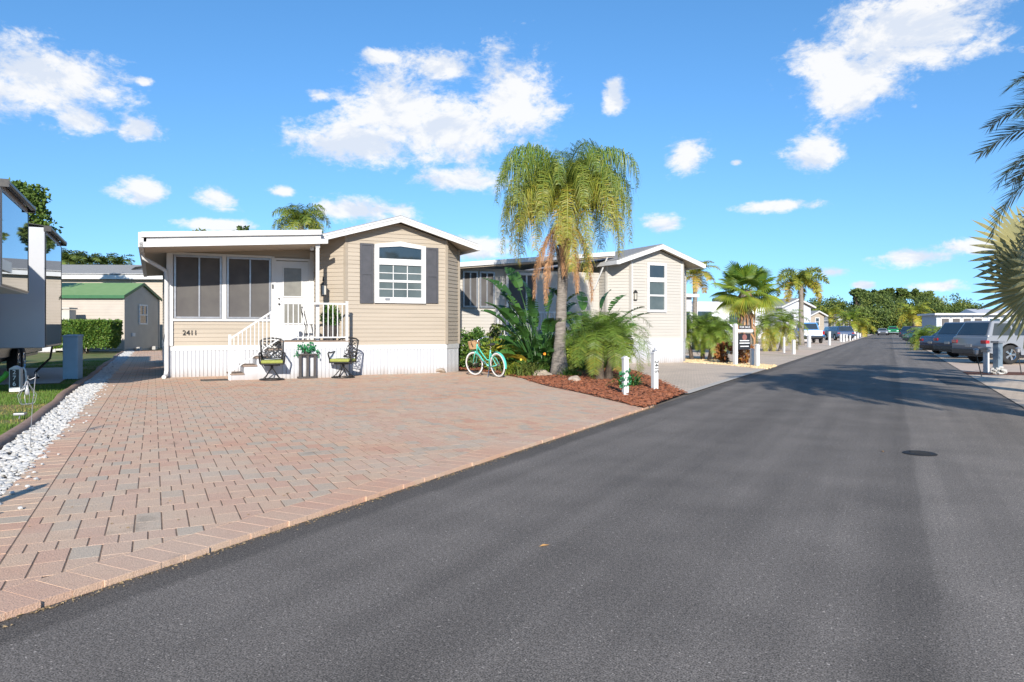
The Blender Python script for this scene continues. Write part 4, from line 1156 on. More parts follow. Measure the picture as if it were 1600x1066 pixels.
m = MB(); m.bb((A, LD - 1.25, .0), (B, LD, 1.0)); m.build('deck', WHITE2, h2)
m = MB(); m.bb((A, LD - 1.25, 1.92), (B, LD - 1.2, 1.97)); m.bb((A, LD - 1.25, 1.1), (B, LD - 1.2, 1.14)); m.build('deck_rail', WHITE, h2)
n = int((B - A) / .13)
for i in range(n + 1):
    x = A + (B - A) * i / n; w = .04 if i in (0, n) else .012
    m = MB(); m.bb((x - w, LD - 1.24, 1.0), (x + w, LD - 1.21, 1.94)); m.build('baluster', WHITE, h2)
m = MB(); m.tube([(-.75, LD - .75, ex(-.75) - .05), (-.95, LD - .1, 2.9)], .03, 6); m.build('roof_brace', WHITE, h2)
m = MB(); m.lathe([(0, .22), (.12, .2), (.14, .1), (.08, .08), (.08, 0)], 14, 'z', (F2(925, 396, 3)[0], 3.2, ex(-1) + .14)); m.build('roof_vent', DARKMETAL, h2)
# ================================================================ plants
def clamp(x): return min(1.0, max(0.0, x))
def frond(m, base, az_, el, L, curve, nleaf, ll, lw, fwd=0.6, droop=0.8, rnd0=0.3, rs=0.15, both=True, plume=0.3, stem=0.012, hang=1.0, weep=0.0):
    """feather frond: arching stem with two-segment leaflets"""
    p = Vector(base); pts = [p.copy()]; n = 14; e = el
    for i in range(n):
        dv = Vector((math.cos(az_) * math.cos(e), math.sin(az_) * math.cos(e), math.sin(e)))
        p = p + dv * (L / n); pts.append(p.copy()); e = max(-1.5, e - curve / n * (0.5 + 1.2 * i / n))
    m.tube(pts, [stem * (1 - .8 * i / n) for i in range(n + 1)], 4, rnd0, cap=False)
    for i in range(nleaf):
        k = 0.10 + 0.9 * (i + rng.random() * .6) / nleaf; f = k * n; j = min(n - 1, int(f)); q = pts[j].lerp(pts[j + 1], f - j)
        t = (pts[j + 1] - pts[j]).normalized(); side = t.cross(Vector((0, 0, 1)))
        if side.length < .05: side = Vector((-math.sin(az_), math.cos(az_), 0))
        side.normalize(); up = side.cross(t)
        for sg in (-1, 1):
            l = ll * (0.45 + 1.1 * math.sin(math.pi * min(1, k * .85 + .12))) * rng.uniform(.8, 1.1)
            dv = (side * sg + t * fwd + up * rng.uniform(-plume, plume + .15)).normalized()
            a = q + dv * l * .45; g = (dv + Vector((0, 0, -droop * rng.uniform(.6, 1.4) * hang))).normalized(); b = a + g * l * .55
            w = (t * lw) ; r = clamp(rng.gauss(rnd0 + .12 * k, rs))
            if weep:
                l *= rng.uniform(.75, 1.2); a = q + dv * l * .26; g = (dv * rng.uniform(.25, .6) + Vector((0, 0, -1))).normalized(); a2 = a + g * l * .4; b = a2 + (g + Vector((0, 0, -weep))).normalized() * l * .36
                m.add([q - w * .5, q + w * .5, a + w, a - w, a2 + w * .8, a2 - w * .8, b], [(0, 1, 2, 3), (3, 2, 4, 5), (5, 4, 6)], r); continue
            m.add([q - w * .5, q + w * .5, a + w, a - w * .6, b], [(0, 1, 2, 3), (3, 2, 4)], r)
    return pts
def trunk(m, base, top, r0, r1, n=10, seg=12, bulge=0.0, rough=0.02):
    b, t = Vector(base), Vector(top); pts = []; rs = []
    for i in range(seg + 1):
        k = i / seg; p = b.lerp(t, k) + Vector((rng.uniform(-1, 1), rng.uniform(-1, 1), 0)) * rough
        pts.append(p); rs.append(r0 + (r1 - r0) * k + bulge * math.exp(-((k) / .12) ** 2) + rng.uniform(-1, 1) * rough * .4)
    m.tube(pts, rs, n)
# ---- the big queen palm
base = G(873, 586, .04); top = AT(884, 300, base.y + .1)
qp = T('queen_palm', 'tall drooping queen palm with yellowing fronds between the two houses', 'palm tree', (base.x, base.y, .03))
def rel(v): return Vector(v) - Vector((base.x, base.y, .03))
tp = rel(top)
m = MB(); trunk(m, (0, 0, -.05), tp * 0.93, .165, .13, 14, 26, .10, .010); m.build('trunk', BARK, qp, smooth=True)
m = MB()
for i in range(26):                                        # leaf base scars near the crown
    k = rng.uniform(.62, .98); a = rng.uniform(0, 6.28); c = tp * k; r = .14
    m.tube([c + Vector((math.cos(a) * r, math.sin(a) * r, -.16)), c + Vector((math.cos(a) * (r + .03), math.sin(a) * (r + .03), .05)), c + Vector((math.cos(a) * (r + .10), math.sin(a) * (r + .10), .26))], [.05, .035, .015], 5)
m.build('leaf_bases', BARK, qp)
m = MB(); NF = 34
for i in range(NF):
    ring = i / NF; a = i * 2.39996 + .3
    el = 1.36 - 1.0 * ring; L = 3.05 + .3 * math.sin(i * 1.7)
    frond(m, tp + Vector((0, 0, .10 - .35 * ring)), a, el, L, 3.3 + .4 * ring, 112, .52, .010, .35, 1.9, .03 + .52 * ring ** 1.5, .16, plume=.8, stem=.022, weep=1.2)
for a, e in ((3.05, .25), (2.75, .1), (3.4, .15), (.1, .2), (-.25, .3), (-1.2, .1), (-1.75, 0.3), (-1.5, -.2), (-1.0, -.4)):      # older yellow fronds
    frond(m, tp + Vector((0, 0, -.3)), a, e, 2.7, 2.9, 105, .42, .010, .4, 1.9, .50, .18, plume=.6, stem=.02, weep=1.2)
m.build('crown', QUEEN, qp, recalc=False)
m = MB()
for (a, L, e) in ((3.5, 2.5, -.9), (3.9, 2.6, -1.0), (-1.0, 2.2, -1.15), (-.5, 2.5, -1.0), (-1.75, 1.7, -1.2), (1.6, 2.3, -1.1)):
    frond(m, tp + Vector((math.cos(a) * .14, math.sin(a) * .14, -.75)), a, e, L, .9, 210, .26, .011, .9, 2.5, .4, .28, plume=.9, stem=.02, weep=1.5)
m.build('dead_fronds', DEADFR, qp, recalc=False)

def feather_palm(name, label, base, h, R_, nf, leafm, trunk_r, cat='palm tree', rnd0=.25, ll=.3, nl=46, lw=.012, lean=(0, 0), trunks=None, group=None, el0=1.35, el1=-.15, curve=1.7, barkm=None, spread=.5, droop=.5, rs=.15, yel=.35, plume=.25):
    t = T(name, label, cat, base, 0, group)
    trunks = trunks or [(0, 0, h, lean)]
    for (x, y, hh, ln) in trunks:
        m = MB(); trunk(m, (x, y, -.05), (x + ln[0], y + ln[1], hh), trunk_r * 1.25, trunk_r, 9, 10, trunk_r * .3, trunk_r * .12); m.build('trunk', barkm or BARK, t, smooth=True)
    m = MB()
    for (x, y, hh, ln) in trunks:
        for i in range(nf):
            k = i / nf; a = i * 2.39996 + x * 7 + rng.uniform(-.2, .2)
            frond(m, (x + ln[0], y + ln[1], hh), a, el0 + (el1 - el0) * k, R_ * rng.uniform(.9, 1.1), curve * rng.uniform(.85, 1.15), nl, ll, lw, spread, droop, rnd0 + yel * k ** 2, rs, plume=plume, stem=.012)
    m.build('crown', leafm, t, recalc=False)
    return t
b = G(937, 594, .04)
feather_palm('pygmy_date_palm', 'bushy green pygmy date palm in the red mulch near the white posts', b, .95, 1.30, 29, PYGMY, .09, rnd0=.14, ll=.25, nl=62, lw=.006, barkm=BARKD, el1=-.35, curve=2.3, trunks=[(0, 0, 1.15, (.02, .02)), (.24, .15, 1.05, (.14, .08))], droop=.15, yel=.45)
p = AT(470, 345, 34); feather_palm('queen_palm', 'palm crown rising behind the tan house roof', (p.x, p.y, 0), p.z - .1, 1.6, 22, QUEEN, .13, rnd0=.12, ll=.42, nl=46, lw=.02, curve=2.3, droop=1.0, plume=.5, yel=.3)
p = G(1100, 563, 0); feather_palm('pygmy_date_palm', 'cluster of pygmy date palms with several thin trunks right of the grey house', p, 1.4, 1.2, 26, PYGMY, .07, rnd0=.22, ll=.24, nl=44, lw=.012, barkm=BARKD, el1=-.5, curve=2.0,
    trunks=[(-.5, 0, 1.25, (-.25, 0)), (0, .2, 1.45, (0, .1)), (.45, 0, 1.3, (.25, 0)), (.15, -.3, 1.15, (.1, -.2))])
p = G(1213, 549, 0); feather_palm('pygmy_date_palm', 'yellow-tinged pygmy date palm behind the for-sale sign', p, 1.5, 1.75, 26, PYGMY, .08, rnd0=.35, ll=.30, nl=40, lw=.02, el1=-.75, curve=1.9, yel=.65,
    trunks=[(-.3, 0, 1.5, (-.35, 0)), (.25, .1, 1.65, (.3, 0))])
p = G(1252, 540, 0); feather_palm('foxtail_palm', 'slender grey-trunked foxtail palm with arching plumes beside the white house', p, 5.0, 2.5, 14, QUEEN, .17, rnd0=.22, ll=.40, nl=110, lw=.035, curve=2.3, plume=1.3, droop=.35, el1=-.1, yel=.55, spread=.4)
p = AT(1086, 432, 48); feather_palm('queen_palm', 'orange-tipped palm peeking out behind the grey house eave', (p.x, p.y, 0), p.z, 1.9, 18, QUEEN, .14, rnd0=.4, ll=.38, nl=40, lw=.03, curve=1.9, yel=.5)
p = G(1459, 547, 0); feather_palm('pygmy_date_palm', 'low pygmy date palms beside the small sign across the road', p, .85, 1.25, 26, PYGMY, .07, rnd0=.3, ll=.26, nl=34, lw=.018, el1=-.6, curve=2.0, yel=.5, trunks=[(-.6, 0, .8, (-.1, 0)), (.4, .2, .95, (.1, 0)), (1.0, 0, .8, (.1, 0))])
for (px, py, Y, Rr, lab) in ((1428, 493, 95, 3.0, 'golden yellow coconut palm at the far bend of the road'), (1296, 494, 120, 3.2, 'orange palm crown left of the far grey-roofed house'), (1452, 505, 100, 2.2, 'small yellow palm beside the golden coconut palm'),
                         (1328, 502, 115, 3.3, 'pale green feathery palm behind the row of white posts'), (1345, 512, 125, 3.2, 'bushy yellow-green palm at the far left road edge')):
    p = AT(px, py, Y); feather_palm('far_palm', lab, (p.x, p.y, 0), max(.8, p.z), Rr, 18, YGREEN, .16, rnd0=.42 if 'yellow' in lab or 'gold' in lab or 'orange' in lab else .15, ll=.6, nl=30, lw=.07, curve=1.9, yel=.35)
for (px, py, Y, lab) in ((112, 404, 78, 'first'), (135, 405, 80, 'second'), (160, 407, 82, 'third'), (185, 408, 84, 'fourth'), (100, 400, 74, 'leftmost')):
    p = AT(px, py, Y); feather_palm('far_palm', 'palm top over the cream house roof, %s from the trailer' % lab if lab != 'leftmost' else 'palm top just right of the trailer slide-out', (p.x, p.y, 0), p.z - .6, 2.3, 15, OAKLF, .16, rnd0=.4, ll=.55, nl=22, lw=.07, curve=1.8, yel=.3)

# ---- fan palms
def fan(m, base, dirv, pet, Rf, nseg, arc, rnd0, rs=.1, droop=.25, split=.55, fold=.12, twist=0.0):
    d = Vector(dirv).normalized(); b = Vector(base); c = b + d * pet + Vector((0, 0, -pet * .06))
    m.tube([b, b + d * pet * .5 + Vector((0, 0, .02)), c], [.018, .014, .01], 5, rnd0)
    side = d.cross(Vector((0, 0, 1)))
    side = side.normalized() if side.length > .05 else Vector((1, 0, 0)); up = side.cross(d).normalized()
    side, up = side * math.cos(twist) + up * math.sin(twist), up * math.cos(twist) - side * math.sin(twist)
    # the blade lies in the plane (d, side), tilted
    for i in range(nseg):
        a0 = -arc / 2 + arc * i / nseg; a1 = a0 + arc / nseg; am = (a0 + a1) / 2
        def q(a, r, z=0.0):
            return c + d * (math.cos(a) * r) + side * (math.sin(a) * r) + up * (z - .10 * r * abs(math.sin(a))) + Vector((0, 0, -droop * (r / Rf) ** 2 * Rf))
        l = Rf * rng.uniform(.88, 1.05) * (1 - .15 * abs(am) / (arc / 2)); rr = clamp(rng.gauss(rnd0, rs))
        rm = l * split
        h_ = (a1 - a0) * .5 * rm / l * .95
        m.add([c, q(a0, rm), q(am, rm, fold * rm * .5), q(a1, rm), q(am - h_, l * .8), q(am, l * .82, fold * rm * .3), q(am + h_, l * .8), q(am, l, -.02)], [(0, 1, 2), (0, 2, 3), (1, 4, 5, 2), (2, 5, 6, 3), (4, 7, 5), (5, 7, 6)], rr)
def fan_palm(name, label, base, h, nl, pet, Rf, leafm, tr, nseg=28, arc=4.6, rnd0=.25, boots=True, el=(1.4, -.6), yel=.4, droop=.25, split=.55, dirs=None):
    t = T(name, label, 'palm tree', base)
    m = MB(); trunk(m, (0, 0, -.05), (0, 0, h), tr, tr * .95, 12, 12, tr * .2, tr * .08); m.build('trunk', BARK, t, smooth=True)
    if boots:
        m = MB()
        for i in range(70):
            a = rng.uniform(0, 6.28); z = rng.uniform(h * .25, h)
            m.tube([(math.cos(a) * tr * .9, math.sin(a) * tr * .9, z), (math.cos(a) * tr * 1.45, math.sin(a) * tr * 1.45, z - .25), (math.cos(a) * tr * 1.5, math.sin(a) * tr * 1.5, z - rng.uniform(.5, .9))], [.05, .04, .008], 4, rng.random())
        m.build('dead_skirt', DEADFR, t)
    m = MB()
    for i in range(nl):
        k = i / nl; a = i * 2.39996; e = el[0] + (el[1] - el[0]) * k
        tw = rng.uniform(-.4, .4)
        if dirs and i < len(dirs): a, e, tw = dirs[i]
        fan(m, (math.cos(a) * tr * .5, math.sin(a) * tr * .5, h), (math.cos(a) * math.cos(e), math.sin(a) * math.cos(e), math.sin(e)), pet * rng.uniform(.85, 1.15), Rf * rng.uniform(.9, 1.1), nseg, arc, rnd0 + yel * k ** 2, droop=droop * (1 + k), split=split, twist=tw)
    m.build('crown', leafm, t, recalc=False)
    return t
p = AT(1166, 448, 38)
fan_palm('fan_palm', 'large fan palm with shaggy dead skirt behind the for-sale sign', (p.x, p.y, 0), 3.35, 34, .85, .95, YGREEN, .30, rnd0=.08, yel=.5, el=(1.45, -.75), droop=.2, arc=4.2)
fan_palm('silver_fan_palm', 'broad silvery fan palm leaning in at the right edge above the parked cars', (11.15, 14.0, 0), 2.2, 15, 1.1, 1.30, BISM, .26, nseg=27, arc=3.9, rnd0=.45, boots=False, el=(1.3, -.35), yel=.4, droop=.04, split=.56,
         dirs=[(3.1, -.02, 1.4), (2.9, .62, 1.25), (3.5, .30, 1.5), (1.2, .5, .3), (.4, .7, .2), (5.5, .4, .3), (.0, .2, .1), (1.8, .95, .4), (5.9, .9, .2), (.8, .1, .1), (5.2, .95, .3), (0.2, 1.2, 0), (1.4, 1.3, 0), (4.6, 1.3, 0), (2.4, 1.35, .6)])
feather_palm('date_palm', 'date palm whose stiff dark fronds reach in at the top right edge', (8.25, 9.0, 0), 3.7, 2.35, 58, DATELF, .22, rnd0=.22, ll=.38, nl=110, lw=.017, curve=1.45, el1=-.7, droop=.12, spread=1.0, plume=.3, yel=.25)

feather_palm('queen_palm', 'palm just outside the right edge whose shadow crosses the road', (13.3, 15.4, 0), 3.9, 1.9, 20, QUEEN, .15, rnd0=.15, ll=.4, nl=50, lw=.02, curve=1.9, yel=.3)
# ---- bird of paradise clumps
def paddle(m, base, az_, el, pet, L, Wd, rnd, bend=.5):
    d = Vector((math.cos(az_) * math.cos(el), math.sin(az_) * math.cos(el), math.sin(el))); b = Vector(base); pts = [b]; e = el; p = b.copy(); n = 6
    for i in range(n):
        dv = Vector((math.cos(az_) * math.cos(e), math.sin(az_) * math.cos(e), math.sin(e))); p = p + dv * pet / n; pts.append(p.copy()); e -= .06
    m.tube(pts, [.03 - .018 * i / n for i in range(n + 1)], 6, clamp(rnd - .1))
    side = Vector((-math.sin(az_), math.cos(az_), 0)); tw = rng.uniform(-.7, .7); rows = []; N = 11
    for i in range(N + 1):
        k = i / N; w = Wd * math.sin(math.pi * min(1, .08 + k * .92)) ** .7 * (1 if k < .99 else .1)
        dv = Vector((math.cos(az_) * math.cos(e), math.sin(az_) * math.cos(e), math.sin(e))); up = side.cross(dv) * -1
        sd = (side * math.cos(tw) + up * math.sin(tw)); nr = dv.cross(sd)
        rows.append((p - sd * w + nr * w * .35, p.copy(), p + sd * w + nr * w * .35)); p = p + dv * L / N; e -= bend / N * (1 + k)
    for i in range(N):
        a, b2 = rows[i], rows[i + 1]
        gap = rng.uniform(.3, .8) if rng.random() < .45 else 0.0              # wind-torn edges
        for j in (0, 1):
            q = [a[j], a[j + 1], b2[j + 1], b2[j]]
            if gap: o = 0 if j == 0 else 2; q[3 if j == 0 else 2] = q[3 if j == 0 else 2].lerp(a[o], gap)
            m.add(q, [(0, 1, 2, 3)], clamp(rnd + rng.gauss(0, .05)))
def bop(name, label, base, leaves):
    leaves = [(a, min(1.5, e + .05), p_ * (1.12 if e > 1 else .8), l * .95, w * .98, r) for (a, e, p_, l, w, r) in leaves] + [(a + .5, e - .05, p_ * .85, l * .8, w * .85, min(.5, r + .1)) for (a, e, p_, l, w, r) in leaves] + [(a - .6, e, p_ * .6, l * .7, w * .65, min(.4, r)) for (a, e, p_, l, w, r) in leaves[::2]]
    t = T(name, label, 'plant', base); m = MB(); y = MB()
    for (az_, el, pet, L, Wd, r) in leaves: paddle(y if r > .6 else m, (rng.uniform(-.15, .15), rng.uniform(-.15, .15), 0), az_, el, pet, L, Wd, r)
    m.build('green_leaves', BOPLF, t, recalc=False, smooth=True)
    if y.v: y.build('yellow_leaves', YGREEN, t, recalc=False, smooth=True)
b = G(842, 583, .04)
bop('bird_of_paradise', 'tall bird of paradise clump with big dark leaves left of the palm trunk', b,
    [(1.9, 1.38, 2.0, 1.15, .21, .2), (1.2, 1.42, 1.7, 1.1, .22, .15), (2.6, 1.15, 1.6, 1.0, .2, .3), (3.4, 1.1, 1.5, .95, .22, .25), (3.0, .95, 1.0, .9, .2, .35), (.6, 1.2, 1.6, 1.0, .2, .2), (4.2, 1.15, 1.1, .9, .2, .25),
     (3.3, .85, 1.0, .85, .17, .8), (3.8, .75, .75, .75, .16, .9), (2.9, .75, .7, .8, .17, .75), (4.4, .8, .7, .7, .16, .35), (0, 1.3, 1.8, .9, .2, .2), (5.1, .9, .6, .65, .14, .4), (3.5, .6, .45, .6, .13, .7),
     (2.2, 1.3, 1.3, .9, .2, .2), (3.7, 1.25, 1.35, .9, .2, .18), (4.9, 1.2, 1.2, .8, .18, .2), (1.6, 1.15, .9, .8, .18, .3), (2.9, 1.3, 2.1, 1.1, .22, .18), (3.6, 1.35, 1.9, 1.1, .22, .2), (2.3, 1.4, 2.3, 1.1, .2, .25), (4.6, 1.3, 1.6, .9, .2, .15), (5.6, 1.2, 1.3, .9, .2, .3), (3.2, 1.05, .8, .8, .2, .15), (4.0, 1.0, .6, .8, .18, .2), (3.0, .6, .5, .7, .15, .3), (4.7, .95, .9, .75, .17, .2), (3.9, .5, .6, .7, .15, .65)])
b = G(916, 580, .04)
bop('bird_of_paradise', 'bird of paradise clump with broad leaves right of the palm trunk', b,
    [(.25, 1.05, 1.75, 1.0, .17, .35), (-.1, 1.02, 1.6, .95, .16, .35), (.6, 1.2, 1.9, 1.0, .18, .2), (1.0, 1.3, 1.9, 1.0, .18, .2), (1.6, 1.35, 1.8, 1.0, .18, .25), (3.4, 1.35, 1.9, .9, .17, .25), (-.2, 1.01, 1.3, .75, .14, .3), (.1, 1.2, 1.2, .9, .17, .4), (2.4, 1.2, 1.3, .9, .16, .3),
     (5.2, 1.1, 1.0, .8, .15, .3), (.4, .75, .9, .8, .15, .25), (5.6, 1.2, 1.3, .9, .17, .2), (5.9, 1.0, 1.2, .9, .16, .3), (4.6, 1.25, 1.2, .8, .16, .2), (0.9, 1.0, 1.2, .9, .17, .3)])
# ---- shrubs
def shrub(name, label, base, rx, ry, h, n, leafm, ll, lw, rnd0=.4, rs=.25, cat='shrub', z0=0.0, boxy=False, group=None, stems=6):
    if not boxy: n = int(n * 1.6)
    t = T(name, label, cat, base, 0, group); m = MB()
    for i in range(stems):
        a = rng.uniform(0, 6.28); r = rng.uniform(.1, .6)
        m.tube([(0.1 * math.cos(a), .1 * math.sin(a), -.03), (rx * r * .5 * math.cos(a), ry * r * .5 * math.sin(a), h * .35), (rx * r * math.cos(a), ry * r * math.sin(a), h * .75)], [.02, .014, .006], 5)
    m.build('stems', BARKD, t); m = MB(); cl = []
    for i in range(max(8, n // 55)):
        v = rv().normalized() * rng.uniform(.55, .85); cl.append((Vector((v.x * rx, v.y * ry, z0 + (h - z0) * (.5 + v.z * .5))), rng.uniform(.28, .45) * min(rx, ry, h), rng.gauss(0, .14)))
    for i in range(n):
        if boxy and i % 4 == 0:
            c = Vector((rng.uniform(-rx, rx) * .85, rng.uniform(-ry, ry) * .8, rng.uniform(z0 + .1, h * .95))); o = rv(); r = rnd0 - .25
        elif boxy:
            c = Vector((rng.uniform(-rx, rx), rng.uniform(-ry, ry), rng.uniform(z0, h))); f = rng.randrange(4)
            if f == 0: c.z = h - abs(rng.gauss(0, .04))
            elif f < 3: c.y = -ry + abs(rng.gauss(0, .05)) if f == 1 else ry - abs(rng.gauss(0, .05))
            else: c.x = rng.choice((-1, 1)) * (rx - abs(rng.gauss(0, .05)))
            k = 1 - .25 * max(0, (.5 - (c.z - z0) / (h - z0))); c.x *= k; c.y *= k
            c += rv(.03); o = Vector((c.x, c.y, c.z - h * .5)); r = rnd0 + rng.gauss(0, rs)
        else:
            cc_, cr, co = rng.choice(cl); v = rv().normalized() * cr * rng.uniform(.5, 1.05); c = cc_ + v; c.z = max(.02, c.z); o = v + (c - Vector((0, 0, h * .4))) * .4; r = rnd0 + co + rng.gauss(0, rs * .6)
        leafq(m, c, o.normalized() + rv(.55), rv(), ll * rng.uniform(.7, 1.3), lw * rng.uniform(.8, 1.2), clamp(r))
    m.build('foliage', leafm, t, recalc=False); return t
p = lot(9.2, .6, .03); shrub('shrub', 'dark green shrub beside the right wall of the tan house', p, .55, .9, 1.35, 2200, GREENLF, .09, .03, .55)
p = lot(9.5, -1.2, .03); shrub('shrub', 'yellow-green shrub behind the bicycle basket', p, .65, .7, 1.0, 2000, YGREEN, .13, .025, .3)
p = lot(10.2, 1.0, .03); shrub('shrub', 'tall thin sprig of shrub between the tan house and the white railing', p, .3, .3, 1.65, 500, OAKLF, .09, .03, .6)
p = lot(10.1, -.6, .03); shrub('shrub', 'golden leafy shrub behind the bicycle saddle', p, .7, .7, .95, 1900, YGREEN, .14, .025, .42)
p = lot(11.3, -.4, .03); shrub('shrub', 'dark shrub in the gap between bicycle and palm trunk', p, .9, .8, 1.1, 1800, GREENLF, .12, .035, .35)
p = lot(12.6, -.9, .03); shrub('shrub', 'dark green shrub behind the palm trunk', p, 1.0, .8, 1.35, 2000, GREENLF, .13, .04, .3)
p = lot(10.9, -1.9, .03); shrub('shrub', 'bright lime-green shrub left of the strappy tufts', p, .7, .6, 1.0, 1500, YGREEN, .12, .03, .22)
p = lot(11.9, -2.2, .03); shrub('shrub', 'mid-green leafy shrub against the palm trunk base on its left', p, .7, .6, 1.15, 1500, GREENLF, .12, .04, .75)
p = lot(13.6, -1.2, .03); shrub('shrub', 'pale flowering shrub behind the pygmy date palm', p, .7, .6, 1.5, 1200, OAKLF, .09, .03, .8)
def strappy(name, label, base, n, L, leafm, r0, w=.02):
    t = T(name, label, 'plant', base); m = MB()
    for i in range(n):
        a = rng.uniform(0, 6.28); e = rng.uniform(.6, 1.45); l = L * rng.uniform(.6, 1.1); p = Vector((rng.gauss(0, .12), rng.gauss(0, .12), 0)); s = Vector((-math.sin(a), math.cos(a), 0)) * w; r = clamp(rng.gauss(r0, .2)); rows = []
        for k in range(5):
            f = 1 - k / 4.2; rows.append((p - s * f, p + s * f)); p = p + Vector((math.cos(a) * math.cos(e), math.sin(a) * math.cos(e), math.sin(e))) * l / 4; e -= .45
        for k in range(4): m.add([rows[k][0], rows[k][1], rows[k + 1][1], rows[k + 1][0]], [(0, 1, 2, 3)], r)
    m.build('leaves', leafm, t, recalc=False); return t
for (px, py, n, L, mt, r0, lab) in ((802, 586, 110, .55, YGREEN, .25, 'strappy grassy plant just right of the bicycle rear wheel'), (824, 588, 130, .6, OAKLF, .7, 'tuft of striped strappy leaves in front of the bird of paradise'), (846, 584, 90, .6, GREENLF, .5, 'strappy green plant at the foot of the tall leaf clump'),
                               (983, 604, 40, .5, GREENLF, .3, 'broad-leaved small plant right behind the ivy-wrapped white post'), (893, 588, 80, .45, GREENLF, .5, 'low green tuft at the right of the palm trunk base'), (862, 582, 60, .5, GREENLF, .4, 'low dark plant behind the palm trunk base')):
    strappy('strap_plant', lab, G(px, py, .04), int(n * 1.5), L * 1.3, mt, r0, .035 if px == 983 else .017)
def blossom(px, py, Y, r, m_, lab):
    p = AT(px, py, Y); m = MB()
    for i in range(9):
        a = i * .698; leafq(m, Vector((0, 0, 0)), Vector((math.cos(a), -.5, math.sin(a))), Vector((0, -1, 0)), r, r * .35, .5)
    t = T('flower', lab, 'flower', (p.x, p.y, .04)); o = m.build('petals', m_, t, loc=(0, 0, p.z - .04))
    m = MB(); m.tube([(0, .02, p.z - .05), (.03, .12, 0)], .004, 5); m.build('stem', GREENLF, t)
blossom(851, 553, 20.9, .05, FLOWER, 'orange blossom low beside the palm trunk'); blossom(814, 562, 20.0, .04, mat('yellow_petal', (.8, .6, .08), rough=.6), 'pale yellow blossom among the strappy leaves')
for (px, py, lab) in ((1133, 567, 'reddish croton bush left of the for-sale post'), (1163, 568, 'reddish croton bush under the for-sale sign')):
    shrub('croton', lab, G(px, py, .02), .38, .3, .78, 420, CROTON, .14, .03, .5)
shrub('hedge', 'clipped rounded green hedge in front of the green-roofed shed', G(134, 552), 1.55, .8, 1.75, 14000, GREENLF, .13, .05, .72, .22, z0=.35, boxy=True, stems=10)
bpy.data.objects['hedge'].rotation_euler = (0, 0, .1)
shrub('shrub', 'bright green shrub seen under the trailer behind its wheels', lot(-6.4, 13.0), .9, .8, 1.0, 1500, GREENLF, .12, .04, .85)
shrub('shrub', 'low rounded bush under the small palms across the road', G(1472, 548), .5, .4, .6, 500, YGREEN, .12, .04, .4)

# ---- pine behind the trailer and the far wood
def tree(name, label, base, h, rx, rz, n, leafm, ll, tr, rnd0=.45, nclump=26, cz=.68, group=None):
    t = T(name, label, 'tree', base, 0, group); m = MB(); trunk(m, (0, 0, -.1), (rng.uniform(-.3, .3), rng.uniform(-.3, .3), h * .8), tr, tr * .35, 9, 10, tr * .5, tr * .15); cl = []
    for i in range(nclump):
        v = rv().normalized() * rng.uniform(.45, 1); c = Vector((v.x * rx, v.y * rx, h * cz + v.z * rz)); cl.append((c, rng.uniform(.22, .38) * min(rx, rz) * 1.3, rng.gauss(0, .14)))
        if i % 2 == 0: m.tube([(0, 0, c.z * rng.uniform(.55, .75)), (c.x * .5, c.y * .5, c.z * .86), c], [tr * .35, tr * .22, tr * .06], 5)
    m.build('trunk', BARKD, t); m = MB()
    for i in range(n):
        c, r, o = rng.choice(cl); v = rv().normalized() * r * rng.uniform(.3, 1.05); v.z *= .75
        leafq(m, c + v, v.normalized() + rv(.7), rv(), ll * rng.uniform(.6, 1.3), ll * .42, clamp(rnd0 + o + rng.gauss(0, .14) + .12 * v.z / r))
    m.build('crown', leafm, t, recalc=False); return t
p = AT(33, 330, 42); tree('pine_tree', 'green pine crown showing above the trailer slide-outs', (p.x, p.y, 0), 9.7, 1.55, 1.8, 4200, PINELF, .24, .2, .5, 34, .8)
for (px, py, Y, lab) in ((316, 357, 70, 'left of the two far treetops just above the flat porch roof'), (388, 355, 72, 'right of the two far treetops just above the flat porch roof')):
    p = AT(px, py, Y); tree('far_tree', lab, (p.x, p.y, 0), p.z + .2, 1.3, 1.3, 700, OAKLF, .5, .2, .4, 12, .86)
m = MB()
wood = [(1265 + i * 11.5 + rng.uniform(-6, 6), rng.uniform(461, 476) - (8 if 1330 < 1265 + i * 11.5 < 1470 else 0), rng.uniform(205, 260)) for i in range(22)] + \
       [(1390 + i * 9, 476 + rng.uniform(-5, 5), 200) for i in range(14)] + [(1300 + i * 9.5, 487 + rng.uniform(-6, 6), 190) for i in range(22)]
for (px, py, Y) in wood:
    p = AT(px, py, Y); h = p.z; rx = rng.uniform(3.4, 5.2); rz = max(1.6, min(h * .42, 4.2)); base = Vector((p.x, p.y, 0))
    m.tube([base, base + Vector((0, 0, h * .6))], [.3, .15], 6, .1)
    cl = [(base + Vector((v.x * rx, v.y * rx, h - rz + v.z * rz)), rng.uniform(.9, 1.7), rng.gauss(0, .16)) for v in [rv().normalized() * rng.uniform(.4, 1) for _ in range(22)]]
    hb = rng.gauss(.38, .12)
    for i in range(1700):
        c, r, o = rng.choice(cl); v = rv().normalized() * r * rng.uniform(.3, 1.1); leafq(m, c + v, v.normalized() + rv(.7), rv(), rng.uniform(.3, .7), .22, clamp(hb + o + rng.gauss(0, .12)))
for i in range(9000):                                     # understorey
    p = AT(rng.uniform(1262, 1500), rng.uniform(492, 516), rng.uniform(196, 215)); p.z = max(.1, p.z)
    leafq(m, p, rv(), rv(), rng.uniform(.5, 1.0), .35, clamp(rng.gauss(.25, .16)))
wd = struct(m.build('far_wood', OAKLF, recalc=False), 'stuff'); wd['label'] = 'dense far wood of oaks and pines closing the end of the road'
